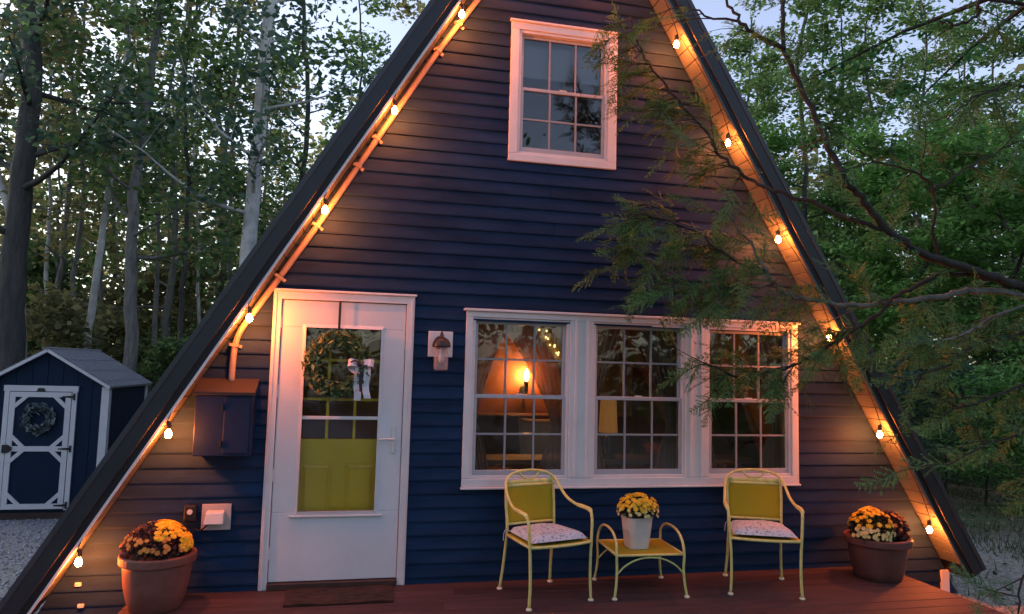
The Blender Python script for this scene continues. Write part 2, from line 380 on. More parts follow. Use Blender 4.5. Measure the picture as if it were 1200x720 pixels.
# inside faces of the roof, upper floor, back wall
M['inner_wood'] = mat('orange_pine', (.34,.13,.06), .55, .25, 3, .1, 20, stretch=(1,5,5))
M['inner_dark'] = mat('dark_interior', (.09,.045,.032), .7, .2, 4)
M['inner_floor'] = mat('inner_floor', (.12,.06,.035), .5, .3, 4, stretch=(6,1,1))
lin = MB()
for side in (-1, 1): 
    pts = [(.3, -.02), (SL-.1, -.02), (SL-.1, .02), (.3, .02)]
    vs = [P(side, d, n, .112) for d, n in pts]+[P(side, d, n, HD-.1) for d, n in pts]
    lin.add(vs, [(0,1,2,3),(7,6,5,4)]+[(i, i+4, (i+1) % 4+4, (i+1) % 4) for i in range(4)])
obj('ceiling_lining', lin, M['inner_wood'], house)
xl, xr = rake(0)
obj('inner_floor', MB().box(xl+.1, xr-.1, .112, HD-.1, -.06, -.005), M['inner_floor'], house)
xl, xr = rake(2.55)
obj('upper_floor', MB().box(xl+.05, xr-.05, .112, HD-.1, 2.55, 2.72), M['inner_dark'], house)
l0, r0 = rake(-.2)
obj('back_wall', MB().slab([(l0, -.2), (r0, -.2), (AX, AZ-.05)], HD-.1, HD), M['siding'], house)
lA, rA = rake(0); lB, rB = rake(2.54)
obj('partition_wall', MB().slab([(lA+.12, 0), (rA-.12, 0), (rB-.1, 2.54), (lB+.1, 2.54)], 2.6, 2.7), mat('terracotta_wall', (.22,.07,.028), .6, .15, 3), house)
l2, r2 = rake(2.74); l3, r3 = rake(5)
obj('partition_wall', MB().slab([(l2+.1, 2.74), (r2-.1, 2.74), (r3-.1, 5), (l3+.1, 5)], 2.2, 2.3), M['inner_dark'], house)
obj('foundation', MB().box(l0+.1, r0-.1, .1, HD-.1, -1.1, -.07), M['dark_under'], house)
obj('skirt_post', MB().box(5.12, 5.20, -.03, .05, -.34, -.06), M['trim'], house, bevel=.004)

# ---- windows
def rect_frame(mb, x0, x1, z0, z1, wl, wr, wb, wt, y0, y1):
    mb.box(x0, x1, y0, y1, z0, z0+wb); mb.box(x0, x1, y0, y1, z1-wt, z1)
    mb.box(x0, x0+wl, y0, y1, z0+wb, z1-wt); mb.box(x1-wr, x1, y0, y1, z0+wb, z1-wt); return mb
def sash(parent, x0, x1, z0, z1, yf, rows, cols, w=.026, wb=.03, mcol='muntin', upper=False):
    fr = rect_frame(MB(), x0, x1, z0, z1, w, w, wb, w, yf, yf+.03)
    obj('sash', fr, M['trim_grey'], parent, bevel=.003)
    gx0, gx1, gz0, gz1 = x0+w, x1-w, z0+wb, z1-w
    pw = (gx1-gx0)/cols; ph = (gz1-gz0)/rows; t = .0075
    for c in range(1, cols): obj('muntin', MB().box(gx0+c*pw-t, gx0+c*pw+t, yf+.006, yf+.024, gz0, gz1), M[mcol], parent)
    for r in range(1, rows):
        for c in range(cols):
            obj('muntin', MB().box(gx0+c*pw+(t if c else 0), gx0+(c+1)*pw-(t if c < cols-1 else 0), yf+.007, yf+.023, gz0+r*ph-t, gz0+r*ph+t), M[mcol], parent)
    for r in range(rows):
        for c in range(cols):
            a = gx0+c*pw+(t if c else 0); b = gx0+(c+1)*pw-(t if c < cols-1 else 0)
            e = gz0+r*ph+(t if r else 0); f = gz0+(r+1)*ph-(t if r < rows-1 else 0)
            obj('pane', MB().box(a, b, yf+.0135, yf+.0165, e, f), M['glass'], parent)
def window(x0, x1, z0, z1, zm, rows_up=2, rows_lo=2, label=None):
    fr = rect_frame(MB(), x0-.022, x1+.022, z0-.022, z1+.022, .022, .022, .022, .022, -.018, .1)
    w = obj('window', fr, M['trim'], house, bevel=.003)
    if label: w['label'] = label
    sash(w, x0, x1, zm-.002, z1, .022, rows_up, 3)
    sash(w, x0, x1, z0, zm+.024, -.010, rows_lo, 3, wb=.04)
    obj('sash_lock', MB().box((x0+x1)/2-.03, (x0+x1)/2+.03, -.008, .02, zm+.0245, zm+.036), M['plastic_white'], w, bevel=.003)
    return w
WX = [(.914, 1.652), (1.896, 2.651), (2.892, 3.632)]
for a, b in WX: window(a, b, .785, 1.975, 1.375)
c = MB(); x0, x1, z0, z1 = .836, 3.716, .700, 2.042; ins = .022
c.box(x0, x1, -.032, .05, z0, .785-ins-.001); c.box(x0, x1, -.032, .05, 1.975+ins+.001, z1)
xs = [x0]+[v for a, b in WX for v in (a-ins-.001, b+ins+.001)]+[x1]
for i in range(0, len(xs), 2): c.box(xs[i], xs[i+1], -.032, .05, .785-ins-.0005, 1.975+ins+.0005)
obj('window_casing', c, M['trim'], house, bevel=.004)
c = MB()
for a, b in ((1.652, 1.896), (2.651, 2.892)):
    for k in (.30, .70): c.box(a+(b-a)*k-.010, a+(b-a)*k+.010, -.040, -.0325, .765, 2.0)
obj('casing_bead', c, M['trim'], house, bevel=.003)
obj('drip_cap', MB().box(.815, 3.737, -.055, .01, 2.0425, 2.062), M['trim'], house, bevel=.004)
obj('window_sill', MB().box(.828, 3.724, -.048, .01, .684, .6995), M['trim'], house, bevel=.004)
window(1.222, 1.945, 3.345, 4.335, 3.858, rows_up=1, rows_lo=2)
c = rect_frame(MB(), 1.131, 2.042, 3.262, 4.416, .0675, .0735, .0600, .0580, -.032, .05)
obj('window_casing', c, M['trim'], house, bevel=.004)
obj('drip_cap', MB().box(1.118, 2.055, -.05, .01, 4.4165, 4.432), M['trim'], house, bevel=.003)

# ---- doorway: white storm door in front of a yellow entry door
c = MB(); tw = .058
c.box(D0, D0+tw, -.034, .06, 0, DT-.0005); c.box(D1-tw, D1, -.034, .06, 0, DT-.0005); c.box(D0, D1, -.036, .06, DT-tw, DT)
c.box(D0+.012, D0+.026, -.043, -.0345, .0, DT-.02); c.box(D1-.026, D1-.012, -.043, -.0345, .0, DT-.02)
obj('door_casing', c, M['trim'], house, bevel=.004)
obj('drip_cap', MB().box(D0-.012, D1+.012, -.052, .01, DT+.0005, DT+.016), M['trim'], house, bevel=.003)
obj('threshold', MB().box(D0+tw+.001, D1-tw-.001, -.05, .18, .0, .045), mat('dark_sill', (.045,.022,.018), .5, .3, 8), house, bevel=.004)
SX0, SX1, SZ0, SZ1 = D0+tw+.004, D1-tw-.004, .05, DT-tw-.004
GX0, GX1, GZ0, GZ1 = -.352, .196, .535, 1.872
sd_ = obj('storm_door', rect_frame(MB(), SX0, SX1, SZ0, SZ1, GX0-SX0, SX1-GX1, GZ0-SZ0, SZ1-GZ1, -.014, .030), M['door_white'], house, bevel=.004)
def bev_frame(mb, x0, x1, z0, z1, w, y0, y1):      # sloped moulding
    o = [(x0,z0),(x1,z0),(x1,z1),(x0,z1)]; i = [(x0+w,z0+w),(x1-w,z0+w),(x1-w,z1-w),(x0+w,z1-w)]
    for k in range(4):
        a, b = o[k], o[(k+1) % 4]; c_, d = i[k], i[(k+1) % 4]
        mb.hexa([(a[0],y0,a[1]),(b[0],y0,b[1]),(b[0],y1,b[1]),(a[0],y1,a[1]),(c_[0],y0-.012,c_[1]),(d[0],y0-.012,d[1]),(d[0],y1,d[1]),(c_[0],y1,c_[1])])
    return mb
obj('moulding', bev_frame(MB(), GX0-.024, GX1+.024, GZ0-.024, GZ1+.024, .026, -.0145, -.010), M['trim'], sd_)
obj('lower_lip', MB().box(GX0-.055, GX1+.055, -.034, -.0145, GZ0-.034, GZ0-.022), M['trim'], sd_, bevel=.003)
obj('cross_bar', MB().box(GX0, GX1, -.012, .012, 1.198, 1.222), M['trim'], sd_, bevel=.003)
obj('pane', MB().box(GX0, GX1, .004, .007, GZ0, 1.198), M['glass'], sd_)
obj('pane', MB().box(GX0, GX1, .010, .013, 1.222, GZ1), M['glass'], sd_)
h = MB(); h.box(.300, .326, -.024, -.0145, .955, 1.155); h.tube([(.313,-.03,1.06),(.313,-.06,1.06)], .008); h.tube([(.322,-.06,1.06),(.26,-.062,1.062),(.205,-.058,1.058)], [.009,.008,.006])
obj('door_handle', h, M['plastic_white'], sd_, smooth=False, bevel=.002)
hg = MB()
for zz in (.25, .8, 1.4, 1.9): hg.tube([(SX0-.001,-.019,zz-.045),(SX0-.001,-.019,zz+.045)], .006)
obj('hinge', hg, M['trim'], sd_)
# entry door
ex0, ex1, ey = -.46, .31, .105
yd = MB(); lx0, lx1, lz0, lz1 = -.375, .225, 1.045, 1.93
pz0, pz1 = .30, .86; pxs = [(-.34, -.125), (-.025, .19)]
def grid_panel(mb, xs, zs, holes, y0, y1):
    for i in range(len(xs)-1):
        for j in range(len(zs)-1):
            if (i, j) in holes: continue
            mb.box(xs[i], xs[i+1], y0, y1, zs[j], zs[j+1])
    return mb
grid_panel(yd, [ex0, lx0, pxs[0][0], pxs[0][1], pxs[1][0], pxs[1][1], lx1, ex1], [.05, pz0, pz1, lz0, lz1, 2.07], {(2,1),(4,1),(1,3),(2,3),(3,3),(4,3),(5,3)}, ey, ey+.045)
ed = obj('entry_door', yd, M['yellow_door'], house); ed['label'] = 'yellow panelled entry door behind the storm door glass'
for a, b in pxs:
    pm = MB(); pm.box(a, b, ey+.022, ey+.04, pz0, pz1)
    obj('door_panel', bev_frame(pm, a, b, pz0, pz1, .03, ey+.014, ey+.0215), M['yellow_door'], ed)
t = .010; pw = (lx1-lx0)/3; ph = (lz1-lz0)/3
for i in (1, 2): obj('muntin', MB().box(lx0+i*pw-t, lx0+i*pw+t, ey+.006, ey+.036, lz0, lz1), M['yellow_door'], ed)
for j in (1, 2): obj('muntin', MB().box(lx0, lx1, ey+.008, ey+.034, lz0+j*ph-t, lz0+j*ph+t), M['yellow_door'], ed)
for i in range(3):
    for j in range(3): obj('pane', MB().box(lx0+i*pw+t, lx0+(i+1)*pw-t, ey+.018, ey+.022, lz0+j*ph+t, lz0+(j+1)*ph-t), M['glass'], ed)

# ------------------------------------------------------------------ deck
DKX0, DKX1, DKY = -1.385, 4.49, -2.45
deck = obj('deck', MB().box(DKX0+.02, DKX1-.02, DKY+.02, -.03, -.16, -.030).box(DKX0+.1, DKX0+.2, -.4, -.3, -.6, -.16).box(DKX1-.2, DKX1-.1, -.4, -.3, -.6, -.16).box(DKX0+.1, DKX0+.2, -2.3, -2.2, -.6, -.16).box(DKX1-.2, DKX1-.1, -2.3, -2.2, -.6, -.16), M['dark_under'])
tag(deck, kind='structure')
y = -.024; bwid = .139; kk = 0
while y-bwid > DKY:
    cut = DKX0+(DKX1-DKX0)*rs.uniform(.3, .7)
    for a, b in ((DKX0, cut-.001), (cut+.001, DKX1)):
        jz = rs.uniform(-.001, .001)
        obj('deck_board', MB().box(a, b, y-bwid, y, -.028, jz), M['deck'], deck, bevel=.003)
    y -= bwid+.005; kk += 1
obj('rim_board', MB().box(DKX0-.004, DKX0+.019, DKY+.02, -.03, -.19, -.032), M['deck'], deck)
obj('rim_board', MB().box(DKX1-.019, DKX1+.004, DKY+.02, -.03, -.19, -.032), M['deck'], deck)
# ------------------------------------------------------------------ string lights under the two rakes
M['cord'] = mat('black_cord', (.012,.012,.012), .6)
def bulb_shape(c, r=.0225):
    prof = [(.002,-1.25*r),(.45*r,-1.12*r),(.8*r,-.75*r),(1.0*r,-.2*r),(.95*r,.3*r),(.7*r,.8*r),(.42*r,1.2*r),(.36*r,1.5*r)]
    return MB().lathe(prof, 9, c)
def strand(label, side, zs, inset, sags=.10):
    root = thing('string_lights', label, 'string lights', P(side, .3, -.02, -.2), group='string lights along the roof edge')
    pts = []
    for zc in zs:
        x = AX+side*(S*(AZ-zc))-side*inset
        c = (x, -.245, zc)
        top = (AX+side*S*(AZ-zc-.10)-side*.018, -.20, zc+.10)
        top = (x+side*.012, -.245, zc+.082)
        pts.append(top)
        b = obj('bulb', bulb_shape(c), M['bulb'], root, smooth=True)
        sk = MB().lathe([(.012,0),(.0155,.006),(.0155,.042),(.010,.05)], 10, (c[0], c[1], c[2]+.031)); sk.tube([(c[0],c[1],c[2]+.084),top], .004, 6)
        obj('socket', sk, M['cord'], b)
    path = []
    for a, b_ in zip(pts[:-1], pts[1:]):
        a, b_ = np.array(a), np.array(b_)
        for k in range(8):
            t = k/8; q = a+(b_-a)*t; hug = 4*t*(1-t); q = q+np.array((side*.052*hug, -.004*hug, .0)); path.append(q)
    path.append(np.array(pts[-1]))
    obj('cord', MB().tube(path, .0035, 6), M['cord'], root)
    return root
LZ = [5.1, 4.30, 3.49, 2.705, 1.905, 1.110, .290]
strand('left strand of lit warm bulbs climbing the roof edge above the meter box', -1, LZ, .075)
RZ = [5.1, 4.29, 3.505, 2.728, 1.930, 1.132, .340]
strand('right strand of lit warm bulbs along the tan soffit', 1, RZ, .135)
for (u, v), nm in (((92,685),'upper'),((95,710),'lower')):
    p = at(u, v, -.02); o = obj('cord_clip', MB().box(p[0]-.02, p[0]+.02, -.034, -.017, p[2]-.013, p[2]+.013), M['plastic_white'], None, bevel=.005)
    tag(o, nm+' of two small white cord clips on the siding under the lowest left bulb', 'cord clip', 'white cord clips')

# ------------------------------------------------------------------ conduit, boxes, outlet
cd = thing('electrical_conduit', 'beige conduit pipe running up beside the left roof edge', 'conduit', (-.844,-.045,1.45))
px = [(1.13,5.0),(.845,4.547),(.545,4.082),(.255,3.59),(-.03,3.104),(-.309,2.625),(-.554,2.228),(-.706,1.983),(-.805,1.82),(-.838,1.68),(-.844,1.44)]
obj('pipe', MB().tube(curve([(x,-.045,z) for x, z in px], 5), .0225, 12), M['conduit'], cd, smooth=True)
for (x, z), ang in (((.70,4.32),57),((.545,4.082),57),((.10,3.33),57),((-.03,3.104),58),((-.309,2.625),58),((-.554,2.228),58),((-.835,1.72),80)):
    a = radians(ang); t_ = np.array((cos(a),0,sin(a))); n_ = np.array((sin(a),0,-cos(a)))
    mb = MB(); c0 = np.array((x,-.045,z))
    vs = []
    for e in (-.011,.011):
        for (q, yy) in ((-.042,-.0),(-.042,-.012),(-.026,-.012),(-.026,-.052),(.026,-.052),(.026,-.012),(.048,-.012),(.048,-.0)):
            vs.append(np.array((x,0,z))+t_*e+n_*q+np.array((0,yy-.018,0)))
    mb.add(vs, [tuple(range(8)), tuple(range(15,7,-1))]+[(i,i+8,(i+1)%8+8,(i+1)%8) for i in range(8)])
    obj('clamp', mb, M['conduit'], cd)
mbx = thing('meter_box', 'navy blue steel meter box with brown sloping lid left of the door', 'meter box', (-.85,0,.95))
bx0, bx1, by = -1.045, -.672, -.195
body = MB().hexa([(bx0,by,.955),(bx1,by,.955),(bx1,-.018,.955),(bx0,-.018,.955),(bx0,by,1.375),(bx1,by,1.375),(bx1,-.018,1.435),(bx0,-.018,1.435)])
bo = obj('body', body, M['box_blue'], mbx, bevel=.006)
obj('lid', MB().hexa([(bx0-.015,by-.022,1.372),(bx1+.015,by-.022,1.372),(bx1+.015,-.018,1.445),(bx0-.015,-.018,1.445),(bx0-.015,by-.022,1.394),(bx1+.015,by-.022,1.394),(bx1+.015,-.018,1.485),(bx0-.015,-.018,1.485)]), M['box_lid'], mbx, bevel=.004)
obj('door', MB().box(bx0+.19,bx1-.012,by-.008,by-.0005,.975,1.355), M['box_blue'], mbx, bevel=.004)
obj('latch', MB().box(bx0+.165,bx0+.185,by-.014,by-.001,1.02,1.06).box(bx0+.165,bx0+.185,by-.014,by-.001,1.26,1.30), M['black'], mbx)
ou = thing('outdoor_outlet', 'white weatherproof outlet cover on the wall behind the left flower pot', 'outlet', (-.89,0,.42))
obj('plate', MB().box(-.99,-.795,-.030,-.017,.425,.605), mat('outlet_plate', (.42,.38,.35), .5, .1, 10), ou, bevel=.004)
obj('cover', MB().hexa([(-.965,-.10,.475),(-.835,-.10,.475),(-.835,-.031,.475),(-.965,-.031,.475),(-.955,-.085,.555),(-.835,-.085,.555),(-.835,-.031,.565),(-.955,-.031,.565)]), M['plastic_white'], ou, bevel=.008)
obj('plug_cord', MB().tube(curve([(-.94,-.06,.476),(-.96,-.065,.45),(-1.0,-.05,.43),(-1.06,-.04,.46)],5), .006, 6), M['cord'], ou)
bd = thing('timer_switch', 'small black outdoor timer box on the wall beside the outlet', 'timer', (-1.05,0,.5))
obj('body', MB().box(-1.10,-1.02,-.065,-.017,.49,.605), M['black'], bd, bevel=.008)
obj('dial', MB().disc((-1.06,-.068,.56),.018,14,'y',.006), M['plastic_white'], bd)

# ------------------------------------------------------------------ wall lantern
wl = thing('wall_lantern', 'black jar-shaped wall lantern on a white plate by the door', 'lantern', (.635,0,1.56))
obj('mount_plate', MB().box(.548,.735,-.030,-.016,1.680,1.875), M['trim'], wl, bevel=.004)
cx, cy = .640, -.105
hd = MB().disc((cx,-.036,1.79),.05,18,'y',.014); hd.tube(curve([(cx,-.04,1.80),(cx,-.075,1.835),(cx,cy,1.84)],4),.011,8)
hd.lathe([(.066,1.752),(.070,1.758),(.068,1.775),(.058,1.80),(.042,1.818),(.020,1.828),(.014,1.845),(.010,1.862),(.004,1.872)],20,(cx,cy,0))
obj('hood', hd, M['black'], wl, smooth=False)
jar = MB().lathe([(.040,1.578),(.050,1.584),(.054,1.60),(.054,1.70),(.050,1.735),(.046,1.751),(.043,1.751),(.047,1.733),(.051,1.70),(.051,1.602),(.046,1.588),(.038,1.583)],18,(cx,cy,0))
obj('glass_jar', jar, M['lamp_glass'], wl, smooth=True)
ob = MB().lathe([(.004,1.63),(.018,1.64),(.024,1.665),(.018,1.69),(.012,1.71),(.012,1.75)],12,(cx,cy,0))
obj('unlit_bulb', ob, mat('frosted_bulb', (.6,.58,.55), .3), wl, smooth=True)

# ------------------------------------------------------------------ wreath on the door
def leaf_cloud(centers, normals_dirs, L, Wd, rng, cup=.2):
    """pointed leaves: centre, direction; returns V,F with four triangles each"""
    n = len(centers); d = normals_dirs/np.linalg.norm(normals_dirs, axis=1, keepdims=True)
    r = rng.normal(size=(n,3)); s = np.cross(d, r); s /= np.linalg.norm(s, axis=1, keepdims=True); nn = np.cross(d, s)
    L = np.broadcast_to(L, (n,))[:,None]; Wd = np.broadcast_to(Wd, (n,))[:,None]
    a = centers-d*L*.5; b = centers+d*L*.5; e = centers+s*Wd*.5+nn*Wd*cup; f = centers-s*Wd*.5+nn*Wd*cup
    V = np.stack([a, e, b, f], 1).reshape(-1,3); i = np.arange(n)*4
    F = np.concatenate([np.stack([i,i+1,i+2],1), np.stack([i,i+2,i+3],1)])
    return V, F
def cloud_obj(name, V, F, material, parent, kind=None):
    off = np.array(offset(parent)); o = link(name, npmesh(name, V-off, F), material, parent)
    if kind: o['kind'] = kind
    return o
rng = np.random.default_rng(7)
M['wreath'] = mat('wreath_leaf', (.035,.080,.030), .6, 0, 6, col2=(.19,.27,.11), island=True, trans=.2)
M['twig_brown'] = mat('grapevine', (.08,.05,.03), .9, .3, 20)
WC = np.array((-.112, -.055, 1.605)); WR = .185
wr = thing('door_wreath', 'round green leaf wreath with a ribbon bow hanging on the storm door', 'wreath', tuple(WC-np.array((0,0,.24))))
ring = MB()
for k in range(5):
    ph = k*1.3; ring.tube([(WC[0]+(WR+.02*sin(5*a+ph))*cos(a), WC[1]+.015*cos(4*a+ph), WC[2]+(WR+.02*sin(5*a+ph))*sin(a)) for a in np.linspace(0,2*pi,40,endpoint=False)], .007, 5, closed=True)
obj('vine_ring', ring, M['twig_brown'], wr)
n = 1500; a = rng.uniform(0,2*pi,n); rr = WR+np.clip(rng.normal(0,.030,n),-.055,.06); cc = np.stack([WC[0]+rr*np.cos(a), WC[1]+rng.normal(-.018,.022,n), WC[2]+rr*np.sin(a)],1)
dirs = np.stack([-np.sin(a)+rng.normal(0,.7,n), rng.normal(-.4,.5,n), np.cos(a)+rng.normal(0,.7,n)],1)
cc[:,1] = np.minimum(cc[:,1], -.035)
V, F = leaf_cloud(cc, dirs, rng.uniform(.038,.068,n), rng.uniform(.018,.030,n), rng); cloud_obj('leaves', V, F, M['wreath'], wr)
M['ribbon'] = mat('white_ribbon', (.60,.60,.66), .7, .08, 20); M['ribbon_dark'] = mat('navy_ribbon', (.02,.02,.035), .7)
RB = np.array((.045, -.10, 1.61))
def ribbon(path, w, ax=(1,0,0)):
    mb = MB(); A = np.array(ax, float); vs = []
    for p in path: vs += [np.array(p)-A*w/2, np.array(p)+A*w/2]
    return mb.add(vs, [(2*i,2*i+1,2*i+3,2*i+2) for i in range(len(path)-1)])
bow = MB()
for sgn, ln in ((-1,.085),(1,.10)):
    lp = [(RB[0]+sgn*ln*sin(pi*t)*1.0, RB[1]-.03*sin(2*pi*t), RB[2]+.03*sin(pi*t)+sgn*.0+.03*cos(pi*t)-.03*1) for t in np.linspace(0,1,12)]
    r = ribbon(lp, .055, (0.1,.25,.95)); bow.add(r.v, r.f)
rr_ = ribbon([(RB[0]-.012+.006*sin(9*t), RB[1]+.004*sin(14*t), RB[2]-.265*t) for t in np.linspace(0,1,10)], .05); bow.add(rr_.v, rr_.f)
rr_ = ribbon([(RB[0]+.045+.008*sin(7*t)+.015*t, RB[1]+.006*sin(11*t+1), RB[2]-.25*t) for t in np.linspace(0,1,10)], .05); bow.add(rr_.v, rr_.f)
bo_ = obj('ribbon_bow', bow, M['ribbon'], wr, solid=.002, fix=False)
bk = ribbon([(RB[0]+.012+.004*sin(8*t), RB[1]-.012, RB[2]-.20*t) for t in np.linspace(0,1,8)], .022); kn = MB().ball(RB+np.array((0,-.012,0)), .022, 10, 6); bk.add(kn.v, kn.f)
bk2 = ribbon([(RB[0]-.075+.15*t, RB[1]-.025-.02*sin(pi*t), RB[2]+.005+.02*sin(pi*t*2)) for t in np.linspace(0,1,8)], .014, (0,.1,1)); bk.add(bk2.v, bk2.f)
obj('dark_ribbon', bk, M['ribbon_dark'], wr, solid=.002, fix=False)
hk = thing('wreath_hanger', 'black metal over-door strap holding the wreath', 'hanger', (-.115,-.045,1.75))
obj('strap', MB().box(-.124,-.106,-.0525,-.0505,1.76,2.068).box(-.124,-.106,-.0505,.02,2.0665,2.0685).tube(curve([(-.115,-.052,1.775),(-.115,-.075,1.765),(-.115,-.078,1.785)],4),.004,6), M['black'], hk)

# ------------------------------------------------------------------ door mat
dm = thing('door_mat', 'worn brown doormat in front of the storm door', 'doormat', (-.03,-.24,0))
def matmesh():
    mb = MB(); nx_, ny_ = 30, 14
    mb.grid(nx_, ny_, lambda s,t: (-.385+.72*s, -.415+.345*t, .016+.0025*sin(40*s)*sin(31*t)+(.004*sin(3*pi*s) if t in (0,1) else 0)))
    return mb.box(-.383,.333,-.413,-.072,.003,.013)
obj('mat', matmesh(), M['mat'], dm, smooth=True)

# ------------------------------------------------------------------ potted chrysanthemums
M['petal_y'] = mat('yellow_petal', (.70,.40,.010), .6, 0, 30, col2=(.80,.60,.03), island=True, trans=.2)
M['petal_p'] = mat('pale_petal', (.75,.60,.16), .6, 0, 30, col2=(.8,.72,.40), island=True, trans=.2)
M['petal_o'] = mat('orange_petal', (.50,.17,.03), .6, 0, 30, col2=(.62,.33,.05), island=True, trans=.2)
M['mum_leaf'] = mat('mum_leaf', (.018,.028,.012), .6, 0, 9, col2=(.05,.07,.025), island=True, trans=.2)
M['mum_brown'] = mat('wilted_leaf', (.035,.018,.015), .7, 0, 9, col2=(.14,.065,.055), island=True, trans=.15)
def flower(c, nrm, r, rng):
    """a small double daisy head: two rings of petals and a button"""
    nrm = nrm/np.linalg.norm(nrm); a = np.cross(nrm, rng.normal(size=3)); a /= np.linalg.norm(a); b = np.cross(nrm, a); V = []; F = []
    for ring_, (rad, lift, k) in enumerate(((1.0,.05,9),(.68,.28,7))):
        for j in range(k):
            t = 2*pi*(j+.5*ring_)/k; d = a*cos(t)+b*sin(t); s = -a*sin(t)+b*cos(t); w = r*rad*.36
            i = len(V); V += [c+nrm*r*.1*ring_, c+d*r*rad*.6+s*w+nrm*r*lift*.6, c+d*r*rad+nrm*r*lift, c+d*r*rad*.6-s*w+nrm*r*lift*.6]; F += [(i,i+1,i+2),(i,i+2,i+3)]
    return V, F
def mum(parent, c, rx, rz, nleaf, blooms, leafm, rng, name='foliage', lop=(0,0)):
    """dome of leaves with blooms; blooms: list of (count, material, radius, az range, elevation range)"""
    c = np.array(c, float); n = nleaf; az = rng.uniform(0,2*pi,n); el = np.arcsin(rng.uniform(-.25,1,n)); q = rng.uniform(.55,1,n)**.6
    d = np.stack([np.cos(az)*np.cos(el), np.sin(az)*np.cos(el), np.sin(el)],1); pos = c+d*q[:,None]*np.array((rx,rx,rz))+np.array((lop[0],lop[1],0))*q[:,None]
    V, F = leaf_cloud(pos, d+rng.normal(0,.6,(n,3)), rng.uniform(.03,.05,n), rng.uniform(.014,.024,n), rng); cloud_obj(name, V, F, leafm, parent)
    for cnt, m_, r, azr, elr, nm in blooms:
        Vs = []; Fs = []
        for k in range(cnt):
            az = rng.uniform(*azr); el = rng.uniform(*elr); d = np.array((cos(az)*cos(el), sin(az)*cos(el), sin(el)))
            p = c+d*np.array((rx,rx,rz))*rng.uniform(.96,1.08); v, f = flower(p, d+np.array((0,-.25,.25)), r*rng.uniform(.8,1.15), rng); i = len(Vs); Vs += v; Fs += [tuple(x+i for x in t) for t in f]
        cloud_obj(nm, np.array(Vs), np.array(Fs), m_, parent, 'stuff')
p1 = thing('potted_mum', 'large ribbed terracotta pot of yellow and wilting mums left of the door', 'flower pot', (-1.19,-.29,0))
c1 = (-1.19,-.29,0)
flute = lambda a, z: 1+.012*(abs(sin(a*14))-.5)*(1 if .05 < z < .31 else 0)
po = obj('pot', MB().lathe([(.145,0),(.157,.004),(.162,.035),(.170,.045),(.194,.15),(.206,.26),(.208,.33),(.19,.33),(.185,.30)],56,c1,flute), M['terracotta'], p1, smooth=True)
obj('rim', MB().lathe([(.209,.290),(.230,.294),(.233,.302),(.233,.342),(.227,.350),(.200,.350),(.196,.34),(.193,.30)],40,c1), M['terracotta'], p1, smooth=False, bevel=.003)
obj('soil', MB().disc((c1[0],c1[1],.315),.19,24,'z',.02), M['soil'], p1)
mum(p1, (-1.20,-.30,.375), .205, .165, 1500, [(130,M['petal_y'],.021,(-pi*.45,pi*.75),(.55,1.4),'yellow_blooms'),(60,M['petal_y'],.019,(-.6,.5),(.05,.6),'yellow_blooms'),(35,M['petal_o'],.017,(-pi,0),(.1,.6),'orange_blooms')], M['mum_brown'], rng)
p2 = thing('potted_mum', 'wide plum pot of yellow and brown mums by the right roof edge', 'flower pot', (4.22,-.33,0))
c2 = (4.22,-.33,0)
obj('pot', MB().lathe([(.165,0),(.175,.006),(.190,.06),(.214,.18),(.226,.28),(.226,.31),(.21,.31)],48,c2), M['plum_pot'], p2, smooth=True)
obj('rim', MB().lathe([(.227,.268),(.252,.272),(.255,.282),(.255,.322),(.248,.330),(.222,.330),(.215,.30)],40,c2), M['plum_pot'], p2, bevel=.003)
obj('soil', MB().disc((c2[0],c2[1],.30),.21,24,'z',.02), M['soil'], p2)
mum(p2, (4.13,-.37,.36), .165, .19, 800, [(95,M['petal_y'],.022,(-pi,pi),(.25,1.45),'yellow_blooms'),(45,M['petal_p'],.019,(-pi,0),(-.1,.35),'pale_blooms')], M['mum_leaf'], rng)
mum(p2, (4.31,-.32,.36), .17, .165, 1100, [(22,M['petal_o'],.017,(-pi,0),(.2,1.2),'orange_blooms')], M['mum_brown'], rng, 'wilted_foliage')

